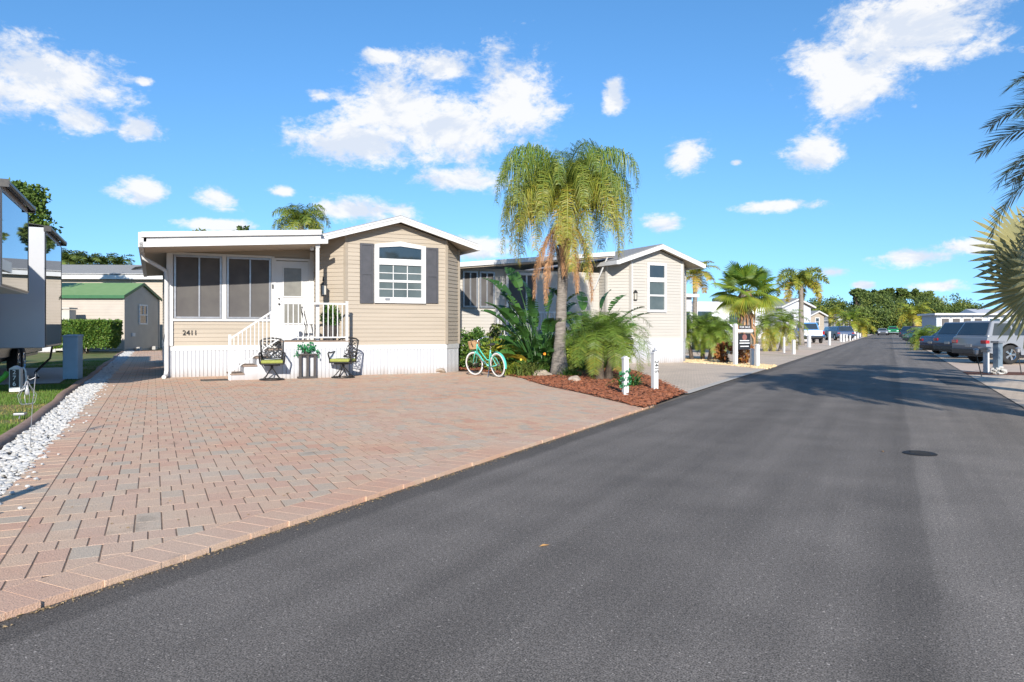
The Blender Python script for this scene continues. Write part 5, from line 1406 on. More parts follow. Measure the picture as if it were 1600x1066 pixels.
for (px, py, lab) in ((1338, 455, 'leftmost flat-topped pine above the far wood'), (1372, 456, 'second flat-topped pine above the far wood'), (1405, 452, 'tallest flat-topped pine above the far wood'), (1440, 456, 'right flat-topped pine above the far wood')):
    p = AT(px, py, 250); tree('pine_tree', lab, (p.x, p.y, 0), p.z + .5, 4.2, 1.7, 1500, OAKLF, .9, .3, .3, 16, .88, 'pines standing above the far wood')
# ================================================================ left side: trailer, shed, posts
so_ = -2.80                                                # slide-out outer walls
rvh = T('fifth_wheel_trailer', 'large pale and black fifth-wheel trailer with mirrored slide-out windows at the left edge', 'trailer', lot(-3.95, 0), CA)
def RL(s, d): return s + 3.95, d
m = MB(); m.bb((-2.5, -1.6, .62), (0, 9.2, 3.85)); m.bb((-2.5, -7.2, 2.05), (0, -1.6, 3.85)); m.build('body', RVWHITE, rvh, bevel=.05)
m = MB(); m.bb((-2.48, -1.63, .55), (.012, 9.25, 1.9)); m.bb((-2.48, -7.22, 1.95), (.01, -1.6, 2.35)); m.build('lower_panel', RVBLACK, rvh, bevel=.03)
for k in range(3): m = MB(); m.prism([(-1.4 + k * .35, .9 + k * .12), (-1.1 + k * .35, .9 + k * .12), (.3 + k * .35, 1.7), (.0 + k * .35, 1.7)], 'x', .013, .018); m.build('decal', RVWHITE, rvh)
def slide(d0, d1, z0, z1, label):
    x1 = so_ + 3.95
    m = MB(); m.bb((0.0, d0, z0), (x1, d1, z1)); s = m.build('slide_out', RVWHITE, rvh, bevel=.02); s['label'] = label
    m = MB(); m.bb((x1 - .005, d0 + .06, z0 + .06), (x1 + .014, d1 - .06, z1 - .16)); m.build('mirror_window', RVGLASS, s)
    m = MB(); w = .03
    m.bb((x1 + .002, d0 + .03, z0 + .03), (x1 + .022, d0 + .06, z1 - .13)); m.bb((x1 + .002, d1 - .06, z0 + .03), (x1 + .022, d1 - .03, z1 - .13)); m.bb((x1 + .002, d0 + .06, z0 + .03), (x1 + .022, d1 - .06, z0 + .06)); m.build('window_seal', RVBLACK, s)
    m = MB(); m.tube([(x1 + .10, d0 - .05, z1 - .02), (x1 + .10, d1 + .05, z1 - .02)], .055, 10); m.prism([(-.05, z1 + .20), (x1 + .1, z1 + .035), (x1 + .1, z1 + .02), (-.05, z1 + .18)], 'y', d0, d1)
    for d in (d0 - .03, d1 + .03): m.box((x1 + .06, d, z1 - .03), (.16, .05, .14))
    m.build('topper_awning', DARKMETAL, s)
    return s
slide(-6.2, -3.0, 2.10, 3.98, 'upper bedroom slide-out with mirrored window')
slide(-.2, 3.4, .87, 3.90, 'main slide-out with mirrored window')
def rv_wheel(d):
    m = MB(); m.lathe([(.2, -.12), (.37, -.12), (.395, -.09), (.395, .09), (.37, .12), (.25, .125)], 28, 'x', (0, 0, 0)); w = m.build('wheel', RUBBER, rvh, loc=(.02, d, .40), smooth=True)
    m = MB(); m.lathe([(.245, .10), (.25, .125), (.235, .13), (.22, .09)], 28, 'x'); m.lathe([(0, .12), (.06, .12), (.07, .09)], 16, 'x')
    for k in range(6):
        a = k * 1.0472; m.prism([(.05 * math.cos(a - .5), .05 * math.sin(a - .5)), (.235 * math.cos(a - .13), .235 * math.sin(a - .13)), (.235 * math.cos(a + .13), .235 * math.sin(a + .13)), (.05 * math.cos(a + .5), .05 * math.sin(a + .5))], 'x', .08, .115)
    m.build('rim', CHROME, w); m = MB(); m.lathe([(0, .03), (.24, .03)], 20, 'x'); m.build('hub', RVBLACK, w)
rv_wheel(3.15); rv_wheel(4.1)
m = MB(); m.bb((-2.2, -1.4, .45), (-.1, 9, .6)); m.tube([(-.3, -1.2, 0), (-.3, -1.2, .6)], .06, 8); m.tube([(-2.1, -1.2, 0), (-2.1, -1.2, .6)], .06, 8); m.build('chassis', RVBLACK, rvh)
m = MB(); m.tube([(.95, 3.3, .9), (.9, 3.2, .5), (.6, 2.6, .12), (.8, 1.6, .03)], .03, 7); m.build('sewer_hose', RVBLACK, rvh)
# utility pedestal, number post, hose, lamp hook, bulb ornament
p = lot(-2.3, 1.05); t = T('utility_pedestal', 'tall blue-grey utility pedestal on the lawn beside the trailer', 'pedestal', p, .12)
m = MB(); m.bb((-.19, -.15, 0), (.19, .15, 1.14)); m.build('cabinet', BOXBLUE, t, bevel=.01)
m = MB(); m.prism([(-.17, 1.14), (.17, 1.14), (.17, 1.20), (-.17, 1.17)], 'x', -.2, .2); m.build('lid', BOXBLUE, t)
m = MB(); m.bb((-.165, -.158, .08), (.165, -.15, 1.08)); m.build('door', BOXBLUE, t, bevel=.004)
p = G(25, 612); t = T('number_post', 'short white lot marker with a black panel reading 276', 'marker post', p, .25)
m = MB(); m.bb((-.105, -.08, 0), (.105, .08, .50)); m.prism([(-.105, .5), (.105, .5), (0, .56)], 'y', -.08, .08); m.build('post', WHITE, t, bevel=.006)
m = MB(); m.bb((-.085, -.088, .10), (.085, -.0805, .48)); pl = m.build('panel', RVBLACK, t)
for i, ch in enumerate('276'): text('numeral', ch, .135, WHITETXT, pl, (0, -.093, .42 - i * .125), (R(90), 0, 0), .003)
m = MB(); m.tube([(.13, -.02, .52), (.19, -.03, .46), (.21, -.03, .25), (.17, -.03, .05), (.08, -.12, .01)], .018, 7); m.build('white_pipe', WHITE, t, smooth=True)
p = G(3, 612); m = MB(); m.tube([(-.9, .1, .05), (-.4, 0, .10), (-.1, 0, .2), (.05, .02, .33), (.10, .03, .42)], .055, 9); tag(m.build('green_hose', HOSE, loc=p, smooth=True), 'thick bright green hose beside the 276 marker', 'hose')
p = lot(-1.60, -12.1); t = T('garden_hook', 'thin metal garden stake with a hanging wire bulb ornament over the pebbles', 'garden ornament', (p.x, p.y, 0), .3)
m = MB(); m.tube([(.0, 0, 0), (.02, 0, .45), (.055, 0, .84)], .0045, 6); m.tube([(.055, 0, .84), (.05, 0, .80), (.0, 0, .775), (-.025, 0, .79), (-.02, 0, .82)], .004, 6); m.build('stake', GREYMETAL, t)
m = MB()
for k in range(6):
    a = k * 1.0472; c, s = math.cos(a), math.sin(a)
    m.tube([(-.03 + .008 * c, .008 * s, .76), (-.03 + .03 * c, .03 * s, .71), (-.03 + .095 * c, .095 * s, .60), (-.03 + .075 * c, .075 * s, .52), (-.03 + .055 * c, .055 * s, .50)], .0028, 5)
m.tube([(-.03 + .055 * math.cos(a), .055 * math.sin(a), .50) for a in [i * .5236 for i in range(13)]], .0028, 5, cap=False); m.build('wire_cage', GREYMETAL, t)
m = MB(); m.lathe([(.0, .60), (.014, .605), (.024, .63), (.021, .66), (.012, .68), (.012, .71), (0, .715)], 14, 'z', (-.03, 0, 0)); m.build('bulb', mat('frosted_bulb', (.4, .4, .4), rough=.15), t, smooth=True)
p = G(30, 655); t = T('path_light', 'small pale solar light leaning on the lawn near the edging', 'garden light', p, .3)
m = MB(); m.tube([(0, 0, 0), (.01, 0, .06)], .010, 6); m.build('stake', GREYMETAL, t)
m = MB(); m.box((.01, 0, .075), (.15, .11, .035)); m.build('lamp_head', GREYMETAL, t, bevel=.008)
p = (-3.82, 3.7); t = T('number_post', 'white lot marker post just outside the left edge casting its shadow on the pavers', 'marker post', (p[0], p[1], 0))
m = MB(); m.bb((-.05, -.05, 0), (.05, .05, 1.05)); m.prism([(-.05, 1.05), (.05, 1.05), (0, 1.12)], 'y', -.05, .05); m.build('post', WHITE, t)
# shed
ps_ = G(193, 549); sa = .055
sh = T('garden_shed', 'cream clapboard shed with a bright green metal roof and a small gable window', 'shed', ps_, sa)
SWd, SH, SP = 5.0, 3.40, 4.2                              # gable width, eave height, peak
m = MB(); siding(m, (-9, 0), (0, 0), .12, SH, .17); siding(m, (0, 0), (0, SWd), .12, lambda k: SH + (SP - SH) * (1 - abs(2 * k - 1)) - .1, .17); m.build('siding', GREYV, sh)
m = MB(); m.bb((-9, .03, 0), (-.02, SWd, .12)); m.build('plinth', SLABM, sh)
m = MB(); m.prism([(-.18, SH - .10), (SWd / 2, SP), (SWd + .18, SH - .10), (SWd + .18, SH - .04), (SWd / 2, SP + .07), (-.18, SH - .04)], 'x', -9, .12); m.build('roof', GREENROOF, sh)
m = MB(); m.prism([(-.20, SH - .22), (SWd / 2, SP - .09), (SWd + .20, SH - .22), (SWd + .20, SH - .03), (SWd / 2, SP + .085), (-.20, SH - .03)], 'x', .12, .15); m.bb((-9, -.24, SH - .22), (.15, -.19, SH - .03)); m.build('trim', GREENTRIM, sh)
m = MB(); m.box((0.03, .0, (SH) / 2), (.1, .1, SH - .1)); m.box((.0, SWd, SH / 2), (.1, .1, SH - .1)); m.build('corner_board', GREYV, sh)
m = MB(); m.bb((-.01, 2.1, 1.72), (.03, 3.1, 2.8)); g = m.build('window', GLASS, sh)
m = MB()
for (a, b, c_, d_) in ((2.0, 2.12, 1.62, 2.9), (3.08, 3.2, 1.62, 2.9), (2.12, 3.08, 1.62, 1.72), (2.12, 3.08, 2.8, 2.9), (2.12, 3.08, 2.2, 2.27), (2.57, 2.63, 2.27, 2.8)): m.bb((-.005, a, c_), (.06, b, d_))
m.build('window_frame', WHITE, g)
m = MB(); m.bb((.0, 1.0, .88), (.08, 1.4, 1.1)); m.build('outlet_box', WHITE, sh)
for y in (1.5, 3.8):
    p = ps_ + Vector((.25 * math.cos(sa) - y * math.sin(sa), .25 * math.sin(sa) + y * math.cos(sa), 0)); m = MB(); m.box((0, 0, .1), (.4, .2, .2)); m.box((0, 0, .21), (.3, .14, .02))
    tag(m.build('concrete_block', SLABM, loc=p, rz=1.7), 'white block on the ground at the shed gable, %s one' % ('left' if y < 2 else 'right'), 'block')
p = ps_ + Vector((-2.9, -1.6, 0)); t = T('storage_cabinet', 'pale grey storage cabinet standing in front of the shed wall', 'cabinet', p, .1)
m = MB(); m.bb((-1.3, -.4, 0), (.0, .4, 2.5)); m.build('body', WHITE2, t, bevel=.02); m = MB(); m.bb((.005, -.38, .1), (.75, .4, 2.45)); m.build('side_body', TAUPE, t); m = MB(); m.bb((-1.4, -.5, 2.5), (.8, .5, 2.58)); m.build('top', TAUPE, t)
for k in range(4): m = MB(); m.bb((-1.75, -.42, .5 + k * .5), (-1.32, -.38, .85 + k * .5)); m.build('shelf_bin', WHITE, t)
m = MB(); m.lathe([(.0, .35), (.1, .3), (.13, .1), (.08, 0)], 12, 'z', (-.4, 0, 2.58)); m.tube([(-.4, 0, 2.9), (-.6, 0, 3.15), (-.85, 0, 3.2)], .03, 6); m.build('faucet_ornament', DARKMETAL, t)
pf = AT(92, 430, 53); fh = T('cream_house', 'long cream house with grey shingle roof and white fascia behind the shed', 'house', (pf.x, pf.y, 0), .06)
m = MB(); siding(m, (-6, 0), (16, 0), 0, 4.95, .2); m.build('siding', FARBEIGE, fh)
m = MB(); m.bb((-6.4, -.5, 4.92), (16.4, -.42, 5.32)); m.build('fascia', WHITE, fh)
m = MB(); m.prism([(-.5, 5.3), (3.2, 6.25), (7, 5.3), (7, 5.2), (3.2, 6.1), (-.5, 5.2)], 'x', -6.4, 16.4); m.build('roof', SHINGLE, fh)
m = MB(); m.tube([(4.6, 1.2, 5.7), (4.9, 1.1, 5.85), (5.4, 1.1, 5.9)], .09, 6); m.build('roof_vent', DARKMETAL, fh)

# ================================================================ posts and sign
def bollard(px, py0, py1, label, w=.10, cap=True, group='white lot marker posts', nums=None, rz=.3, name='number_post'):
    p = G(px, py1); h = (py1 - py0) * p.y / F; t = T(name, label, 'marker post', p, rz, group)
    m = MB(); m.bb((-w / 2, -w / 2, 0), (w / 2, w / 2, h - .05)); m.build('post', WHITE, t, bevel=.006)
    m = MB(); m.bb((-w * .6, -w * .6, h - .05), (w * .6, w * .6, h - .025)); m.prism([(-w * .5, h - .025), (w * .5, h - .025), (0, h + .01)], 'y', -w * .5, w * .5); m.build('cap', WHITE, t)
    if nums: text('numerals', nums, .135, BLACKTXT, t, (0, -w / 2 - .004, h * .62), (R(90), R(90), 0), .003)
    return t, h
t, h = bollard(1023, 549, 612, 'white post with black numerals 2415 at the mulch corner by the road', .115, nums='2415', rz=.42)
m = MB(); m.lathe([(.02, 0), (.055, .0), (.05, .02), (.018, .03), (.012, .07), (0, .075)], 12, 'z', (0, 0, h)); m.build('finial', GREYMETAL, t)
t, h = bollard(977, 557, 620, 'white post wrapped in ivy beside the pygmy date palm', .105, rz=.3)
m = MB()
for i in range(150):
    a = i * .13; r = .075; c = Vector((math.cos(a) * r, math.sin(a) * r, .16 + i * .0026)) + rv(.012); leafq(m, c, rv() + Vector((math.cos(a), math.sin(a), -.5)), rv(), .055, .02, rng.random())
m.build('ivy', IVY, t, recalc=False)
bollard(1175, 545, 572, 'shorter white post under the for-sale sign board', .11); bollard(1183, 538, 573, 'taller white post at the right end of the for-sale sign', .13)
bollard(1225, 527, 552, 'slim white post on the pale gravel past the for-sale sign', .09); bollard(1240, 531, 554, 'stout white post just right of the slim gravel post', .14)
for (px, a, b, w, lab) in ((1264, 524, 543, .2, 'white post in front of the blue pickup tailgate'), (1296, 518, 540, .15, 'white post beside the blue pickup front door'), (1313.6, 522, 534.5, .14, 'first white post of the row beyond the blue pickup'),
                      (1318, 522, 534.8, .15, 'second white post of the row beyond the blue pickup'), (1322.7, 523, 533.5, .15, 'third white post of the row beyond the blue pickup'), (1328, 524, 532.6, .16, 'fourth white post of the row beyond the blue pickup'),
                      (1331.5, 523, 532, .16, 'fifth white post of the row beyond the blue pickup'), (1335.5, 525, 530.5, .2, 'short sixth white post of the row beyond the blue pickup'), (1340, 520, 529, .2, 'seventh white post of the row beyond the blue pickup'), (1343.5, 521, 528.5, .2, 'last white post of the far row on the left')):
    bollard(px, a, b, lab, w)
bollard(1486, 535, 558, 'white post in front of the dark blue car across the road', .12); bollard(1439, 523.5, 538, 'white post beside the green car far across the road', .14)
t, h = bollard(1541, 545, 583, 'white post with a flat lamp cap near the silver car', .12)
m = MB(); m.box((0, 0, h + .03), (.3, .3, .05)); m.box((0, 0, h - .06), (.2, .2, .08)); m.build('lamp_cap', GREYMETAL, t)
p = G(1559, 585); t = T('stone_pillar', 'slate-blue post with a pebbled foot beside the white capped post', 'post', p, .3)
m = MB(); m.bb((-.09, -.09, 0), (.09, .09, .95)); m.build('shaft', mat('slate_paint', (.15, .20, .25), (.12, .16, .20), rough=.7), t, bevel=.01); m = MB(); m.bb((-.13, -.13, .93), (.13, .13, .99)); m.build('cap', GREYMETAL, t)
m = MB()
for i in range(60): a = rng.uniform(0, 6.28); r = rng.uniform(.08, .2); rock(m, (math.cos(a) * r, math.sin(a) * r, rng.uniform(0, .22) * (1.4 - r * 4)), .06, rng.random())
m.build('pebble_foot', STONE, t)
for (px, py0, py1, lean, lab) in ((1534, 547, 589, -.16, 'leaning path light on a thin stake left of the capped post'), (1596, 545, 585, -.10, 'path light on a thin stake at the right edge')):
    p = G(px, py1); h = (py1 - py0) * p.y / F; t = T('path_light', lab, 'garden light', p)
    m = MB(); m.tube([(0, 0, 0), (lean, 0, h - .12)], .013, 6); m.build('stake', DARKMETAL, t)
    m = MB(); m.lathe([(0.02, -.14), (.055, -.10), (.06, 0), (.075, .0), (.05, .035), (0, .045)], 12, 'z', (lean, 0, h)); m.build('lamp_head', GREYMETAL, t)
# for-sale sign
p = G(1149, 571); sg = T('for_sale_sign', 'white post and arm holding a black for-sale board', 'sign', p, .42)
m = MB(); m.bb((-.065, -.065, 0), (.065, .065, 1.49)); m.prism([(-.065, 1.49), (.065, 1.49), (0, 1.55)], 'y', -.065, .065); m.build('post', WHITE, sg, bevel=.005)
m = MB(); m.bb((.065, -.045, 1.22), (.80, .045, 1.33)); m.build('arm', WHITE, sg, bevel=.005)
m = MB(); m.bb((.14, -.015, .58), (.70, .015, 1.18)); bd = m.build('board', RVBLACK, sg)
m = MB(); m.lathe([(0, -.021), (.11, -.021)], 20, 'y', (.42, 0, 1.04)); m.build('emblem', mat('sign_emblem', (.28, .12, .10), rough=.5), bd)
for z, w in ((.91, .22), (.82, .24), (.70, .2)):
    m = MB(); x = .42 - w
    while x < .42 + w: l = rng.uniform(.02, .06); m.bb((x, -.0195, z - .018), (min(x + l, .42 + w), -.0155, z + .018)); x += l + .006
    struct(m.build('small_print', WHITETXT, bd), 'stuff')
m = MB(); m.bb((.17, -.015, 1.34), (.70, .015, 1.48)); rd = m.build('rider_board', RVBLACK, sg); text('lettering', 'FOR SALE', .115, WHITETXT, rd, (.435, -.019, 1.41), (R(90), 0, 0), .003)
p = G(1474, 542); t = T('lot_sign', 'small pale sign board standing under the palms across the road', 'sign', p, -.3)
m = MB(); m.bb((-.25, -.02, .25), (.25, .02, .95)); m.build('board', WHITE2, t); 
for xa_ in (-.2, .15): m = MB(); m.bb((xa_, -.03, 0), (xa_ + .05, .0, .3)); m.build('leg', WHITE, t)

# ================================================================ vehicles (x forward)
TAIL = mat('red_tail_lamp', (.35, .015, .02), rough=.15, coat=.8); HEAD = mat('clear_head_lamp', (.75, .76, .78), rough=.1, coat=.8)
def car(name, label, cat, loc, rz, bodym, kind='suv', k=1.0, group=None, tailm=None):
    t = T(name, label, cat, loc, rz, group)
    L, W = {'suv': (4.7, 1.9), 'pickup': (5.7, 2.0), 'sedan': (4.6, 1.8)}[kind]; hl = L / 2; wr = {'suv': .36, 'pickup': .40, 'sedan': .33}[kind]
    belt = {'suv': 1.02, 'pickup': 1.18, 'sedan': .92}[kind]; top = {'suv': 1.64, 'pickup': 1.92, 'sedan': 1.45}[kind]; zb = {'suv': .34, 'pickup': .46, 'sedan': .26}[kind]
    xf, xr = hl - .92, -hl + {'suv': .95, 'pickup': 1.25, 'sedan': .95}[kind]
    def arch(x):
        return [(x + (wr + .07) * math.cos(a), wr + (wr + .07) * math.sin(a)) for a in [math.pi * i / 10 for i in range(11)] if wr + (wr + .07) * math.sin(a) > zb]
    hood = belt - .06
    up = [(-hl, zb + .1), (-hl - .02, zb + .35), (-hl + .03, belt - .02), (-hl + .10, belt + .02), (hl * .42, belt + .02), (hl - .35, hood - .04), (hl - .06, hood - .17), (hl + .02, zb + .35), (hl - .02, zb + .05)]
    low = [(xf + wr + .07, zb)] + arch(xf) + [(xf - wr - .07, zb), (xr + wr + .07, zb)] + arch(xr) + [(xr - wr - .07, zb)]
    m = MB(); prof = up + low; n = len(prof); rings = []
    for (y, ins) in ((-W / 2 + .02, .05), (-W / 2, 0), (W / 2, 0), (W / 2 - .02, .05)): pass
    m.prism(prof, 'y', -W / 2, W / 2); bd = m.build('body', bodym, t, bevel=.05)
    # greenhouse
    if kind == 'suv': base, roof = (-hl + .06, hl * .46), (-hl + .38, hl * .10)
    elif kind == 'sedan': base, roof = (-hl + .55, hl * .48), (-hl + 1.25, hl * .05)
    else: base, roof = (-hl + 2.15, hl * .44), (-hl + 2.38, hl * .10)
    wb, wt_ = W / 2 - .03, W / 2 - .22
    def cab(m, e, zt0, zt1, sh):
        b0, b1 = base; r0, r1 = roof
        m.add([(b0 + sh, -wb + e, zt0), (b1 - sh, -wb + e, zt0), (b1 - sh, wb - e, zt0), (b0 + sh, wb - e, zt0), (r0 + sh, -wt_ + e, zt1), (r1 - sh, -wt_ + e, zt1), (r1 - sh, wt_ - e, zt1), (r0 + sh, wt_ - e, zt1)],
              [(0, 3, 2, 1), (4, 5, 6, 7), (0, 1, 5, 4), (1, 2, 6, 5), (2, 3, 7, 6), (3, 0, 4, 7)])
    m = MB(); cab(m, 0, belt + .0, top, 0); cb_ = m.build('cabin', bodym, t, bevel=.05)
    def lerp(a, b, k): return a + (b - a) * k
    def cpt(u, v, side):                                     # point on cabin wall, u along, v up
        x = lerp(lerp(base[0], base[1], u), lerp(roof[0], roof[1], u), v); y = lerp(wb, wt_, v) * side; return (x, y + side * .008, lerp(belt, top, v))
    for side in (-1, 1):
        for (u0, u1) in ((.05, .30), (.33, .60), (.63, .93)) if kind == 'suv' else ((.06, .45), (.50, .92)):
            m = MB(); m.add([cpt(u0, .10, side), cpt(u1, .10, side), cpt(min(u1, .96), .84, side), cpt(u0, .84, side)], [(0, 1, 2, 3)]); m.build('side_window', GLASS, cb_)
    for (xb, xt, sgn, nm) in ((base[1], roof[1], 1, 'windscreen'), (base[0], roof[0], -1, 'rear_window')):
        q = [];
        for (v, y) in ((.12, -1), (.12, 1), (.88, 1), (.88, -1)): q.append((lerp(xb, xt, v) + sgn * .012, y * (lerp(wb, wt_, v) - .10), lerp(belt, top, v) + .004))
        m = MB(); m.add(q, [(0, 1, 2, 3)]); m.build(nm, GLASS, cb_)
    for x in (xf, xr):
        for side in (-1, 1):
            m = MB(); m.lathe([(wr * .6, -.11), (wr - .02, -.11), (wr, -.08), (wr, .08), (wr - .02, .11), (wr * .62, .11)], 26, 'y'); w = m.build('wheel', RUBBER, t, loc=(x, side * (W / 2 - .10), wr), smooth=True)
            m = MB(); yy = side * .10
            m.lathe([(wr * .62, yy), (wr * .68, yy * 1.08), (wr * .58, yy * .7)], 26, 'y'); m.lathe([(0, yy * 1.02), (wr * .15, yy)], 12, 'y')
            for j in range(5):
                a = j * 1.2566; m.prism([(wr * .12 * math.cos(a - .7), wr * .12 * math.sin(a - .7)), (wr * .62 * math.cos(a - .2), wr * .62 * math.sin(a - .2)), (wr * .62 * math.cos(a + .2), wr * .62 * math.sin(a + .2)), (wr * .12 * math.cos(a + .7), wr * .12 * math.sin(a + .7))], 'y', min(yy * .8, yy), max(yy * .8, yy))
            m.build('rim', CHROME, w); m = MB(); m.lathe([(0, yy * .55), (wr * .62, yy * .55)], 20, 'y'); m.build('hub', RVBLACK, w)
    for side in (-1, 1):
        m = MB(); m.bb((-hl - .035, side * (W / 2 - .30), belt - .25), (-hl + .12, side * (W / 2 + .006), belt - .12)) if kind != 'pickup' else m.bb((-hl - .03, side * (W / 2 - .17), belt - .38), (-hl + .1, side * (W / 2 + .006), belt - .06)); m.build('tail_lamp', TAIL, t, bevel=.02)
        m = MB(); m.bb((hl - .30, side * (W / 2 - .42), hood - .30), (hl + .0, side * (W / 2 + .004), hood - .14)); m.build('head_lamp', HEAD, t, bevel=.03)
        m = MB(); m.box((base[1] - .25, side * (W / 2 + .10), belt + .08), (.12, .2, .14)); m.build('wing_mirror', bodym, t, bevel=.03)
    bmat = RVBLACK if kind != 'pickup' or tailm else CHROME
    m = MB(); m.bb((-hl - .06, -W / 2 + .05, zb + .02), (-hl + .2, W / 2 - .05, zb + .22)); m.build('rear_bumper', bmat, t, bevel=.02)
    m = MB(); m.bb((hl - .2, -W / 2 + .05, zb - .02), (hl + .06, W / 2 - .05, zb + .2)); m.build('front_bumper', bmat, t, bevel=.02)
    m = MB(); m.bb((-hl + .21, -W / 2 + .08, zb - .08), (hl - .21, W / 2 - .08, zb + .05)); m.build('underbody', RVBLACK, t)
    m = MB(); m.bb((hl - .05, -.5, zb + .28), (hl + .025, .5, hood - .18)); m.build('grille', RVBLACK, t)
    m = MB(); m.bb((-hl - .045, -.16, zb + .29), (-hl - .02, .16, zb + .40)); m.build('licence_plate', GREYMETAL, t)
    if kind == 'pickup':
        m = MB(); m.bb((-hl + .10, -W / 2 + .12, belt - .1), (base[0] - .02, W / 2 - .12, belt + .022)); m.build('bed_floor', RVBLACK, t)
        if tailm: m = MB(); m.bb((-hl - .032, -W / 2 + .17, zb + .25), (-hl + .02, W / 2 - .17, belt + .02)); m.build('tailgate', tailm, t, bevel=.02)
    return t
SILVER = paint('silver_paint', (.22, .235, .26)); WHITEP = paint('white_car_paint', (.78, .78, .78)); BLUEP = paint('bright_blue_paint', (.02, .22, .55)); NAVY = paint('navy_paint', (.02, .05, .12)); GREYP = paint('grey_blue_paint', (.04, .07, .12)); GREENP = paint('green_paint', (.02, .30, .10)); BLACKP = paint('black_paint', (.02, .02, .025))
p = G(1133, 547); f = Vector((.50, -.866)); ctr = Vector((p.x, p.y)) - f * 1.93 + Vector((.866, .5)) * .9
car('white_pickup', 'white pickup truck parked facing the road behind the fan palm', 'truck', (ctr.x, ctr.y, .02), math.atan2(f.y, f.x), WHITEP, 'pickup')
p = G(1276, 537); car('blue_pickup', 'bright blue pickup with a pale tailgate parked left of the road', 'truck', (p.x + .2, p.y + 2.6, .02), 1.35, BLUEP, 'pickup', tailm=WHITEP)
p = G(1310, 532); car('navy_sedan', 'dark blue car parked just beyond the blue pickup', 'car', (p.x, p.y, .02), 1.5, NAVY, 'suv')
p = G(1332, 529); car('grey_van', 'dark grey vehicle parked behind the far row of white posts', 'car', (p.x - 3, p.y, .02), 1.4, GREYP, 'suv')
p = G(1346, 527); car('white_car', 'small white vehicle among the far posts on the left', 'car', (p.x - 2, p.y, .02), 1.3, WHITEP, 'sedan')
p = G(1576, 570); f = Vector((.985, .08)).normalized(); pf_ = Vector((-f.y, f.x)); c = Vector((p.x, p.y)) + f * 1.4 + pf_ * .85
car('silver_suv', 'pale silver SUV with large wheels at the right edge', 'car', (c.x, c.y, .02), math.atan2(f.y, f.x), SILVER, 'suv')
p = G(1520, 562); c = Vector((p.x, p.y)) + f * 2.3 + pf_ * 1.6; car('grey_suv', 'grey-blue SUV parked just left of the silver one', 'car', (c.x, c.y, .02), math.atan2(f.y, f.x), GREYP, 'suv')
p = G(1498, 556); c = Vector((p.x, p.y)) + f * 2.3 + pf_ * 2.2; car('navy_car', 'dark navy car behind the white post across the road', 'car', (c.x, c.y, .02), math.atan2(f.y, f.x), NAVY, 'sedan')
p = G(1431, 537); c = Vector((p.x, p.y)) + f * 1.6; car('green_car', 'low bright green car far across the road', 'car', (c.x, c.y, .02), math.atan2(f.y, f.x), GREENP, 'sedan')
p = G(1422, 532); c = Vector((p.x, p.y)) + f * 1.6; car('black_suv', 'black SUV parked behind the green car', 'car', (c.x, c.y, .02), math.atan2(f.y, f.x), BLACKP, 'suv')
p = G(1379, 524.2); car('silver_sedan', 'silver car on the road at its far end', 'car', (p.x, p.y, .02), -2.0, SILVER, 'sedan')
p = G(1395, 523.6); car('green_pickup', 'green truck at the far end of the road', 'truck', (p.x, p.y, .02), -2.0, GREENP, 'pickup')

# ================================================================ further houses
def cottage(name, label, base, rz, w, dp, zsk, ze, zr, sidem, shut=False, win=True, roofm=None):
    t = T(name, label, 'house', base, rz); c = w / 2
    m = MB(); pts = [(0, dp), (0, 0), (w, 0), (w, dp)]
    for i in range(3):
        top = (lambda k: zr - .1 - abs(k - .5) * 2 * (zr - ze)) if i == 1 else ze
        siding(m, pts[i], pts[i + 1], zsk, top, .2)
    m.build('siding', sidem, t)
    m = MB()
    for i in range(3): skirt(m, pts[i], pts[i + 1], 0, zsk, .3)
    m.build('skirting', WHITE2, t)
    gable_roof(t, c, c + .3, zr + .08, ze + .02, -.4, dp)
    if win:
        for x in ((w * .32, w * .68) if w > 3 else (w * .5,)):
            g = window(t, x - .4, x + .4, 1.7, 2.9, -.02, w=.1, glass=GLASS, bars=(2.3,))
            if shut:
                for xa_ in (x - .72, x + .43): m = MB(); m.bb((xa_, -.05, 1.7), (xa_ + .29, -.01, 2.9)); m.build('shutter', SHUTTER, t)
    return t
p = AT(1222, 500, 78); h3 = cottage('white_house', 'white gabled house behind the slender foxtail palm', (p.x, p.y, 0), CA, 4.2, 12, .8, 3.75, 4.55, WHITE2)
p = AT(1266, 500, 100); h4 = cottage('tan_house', 'narrow tan gabled house right of the white one', (p.x, p.y, 0), CA, 2.6, 10, .7, 3.2, 3.75, BEIGE)
p = AT(1304, 505, 150); h5 = cottage('small_grey_house', 'small white house with grey roof and dark shutters far down the road', (p.x, p.y, 0), CA, 4.4, 10, .6, 3.1, 4.2, WHITE2, True)
p = AT(1342, 512, 192); h6 = cottage('end_house', 'low white house with blue-grey front at the end of the road', (p.x, p.y, 0), .1, 9.5, 8, .5, 2.4, 3.3, WHITE2)
m = MB(); m.bb((.3, -.06, .5), (5.2, -.02, 2.3)); m.build('garage_front', GREYP, h6)
p = AT(1463, 500, 62); h7 = T('screened_house', 'long grey-blue house with a row of screened windows behind the parked cars', 'house', (p.x, p.y, 0), -.15)
zt = 2.5
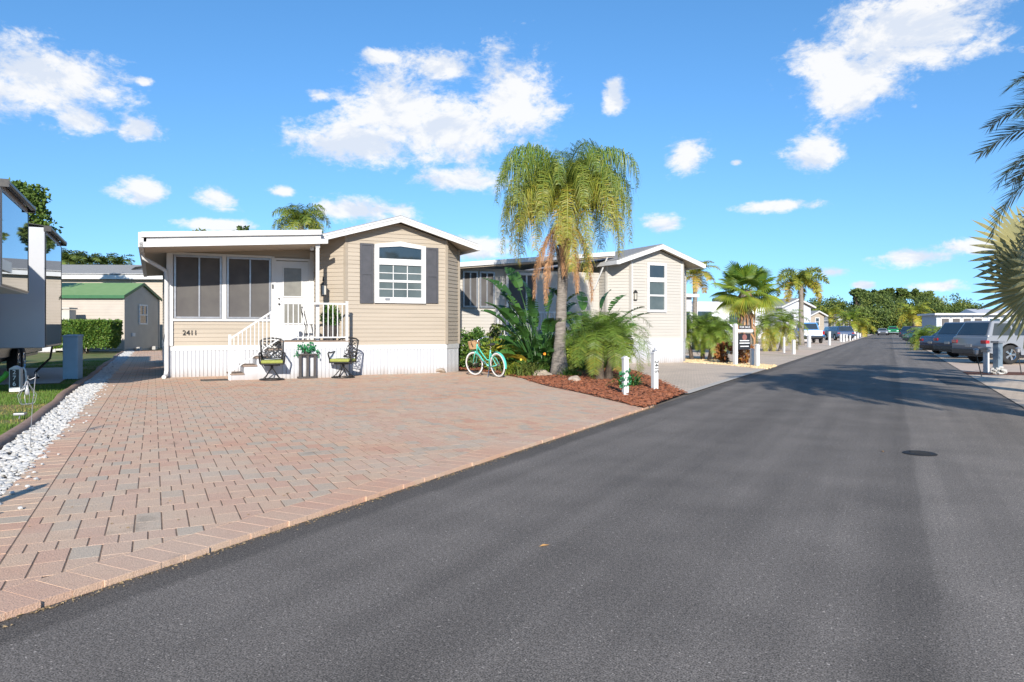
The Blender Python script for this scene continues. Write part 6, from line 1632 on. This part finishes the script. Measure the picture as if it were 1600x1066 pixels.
m = MB(); siding(m, (0, 0), (16, 0), .5, zt, .2); siding(m, (0, 3), (0, 0), .5, zt, .2); m.build('siding', mat('blue_grey_vinyl', (.40, .45, .50), (.36, .41, .46)), h7)
m = MB(); m.bb((-.3, -.5, zt), (16.4, 3.3, zt + .16)); m.prism([(-.4, zt + .165), (1.6, zt + .55), (3.2, zt + .165)], 'x', 3, 16.4); m.build('roof', WHITE2, h7)
for k in range(4): window(h7, .3 + k * .85, 1.05 + k * .85, 1.2, 2.3, -.02, w=.09, glass=SCREEN)
for (x, w) in ((4.0, 1.0), (5.6, 1.3), (10.0, 1.2)): window(h7, x, x + w, .7 if x == 4 else 1.2, 2.3, -.02, w=.1, glass=GLASS)
m = MB(); m.bb((7.6, -.05, .6), (9.4, -.02, 2.4)); m.build('teal_door', mat('teal_panel', (.03, .22, .22), rough=.5), h7)
# RV roofs between the grey house and the fan palm
p = AT(1072, 470, 52); t = T('white_trailer', 'white travel trailer whose roof line shows behind the pygmy palm cluster', 'trailer', (p.x, p.y, 0), .25)
m = MB(); m.bb((0, 0, .6), (6.4, 2.4, 3.3)); m.build('body', WHITEP, t, bevel=.12); 
for xa_, xb_ in ((.9, 2.0), (3.4, 4.8)): m = MB(); m.bb((xa_, -.02, 1.7), (xb_, 0.005, 2.6)); m.build('window', GLASS, t)
m = MB(); m.bb((3.0, .6, 3.3), (4.2, 1.8, 3.62)); m.build('roof_unit', RVBLACK, t, bevel=.1)
for x in (2.4, 3.4): m = MB(); m.lathe([(.0, -.02), (.33, -.02), (.36, .1), (.33, .22)], 20, 'y', (x, .05, .36)); m.build('wheel', RUBBER, t)
p = AT(1066, 470, 40); t = T('cream_house', 'sliver of a white house wall right behind the grey house', 'house', (p.x - 1, p.y, 0), CA)
m = MB(); siding(m, (0, 0), (1.9, 0), 0, 3.1, .2); siding(m, (1.9, 0), (1.9, 6), 0, 3.1, .2); m.build('siding', WHITE2, t); m = MB(); m.bb((-.2, -.3, 3.1), (2.2, 6, 3.28)); m.build('roof', WHITE, t); m = MB(); m.bb((1.2, -.03, 1.4), (1.75, -.005, 2.3)); m.build('window', GLASS, t)
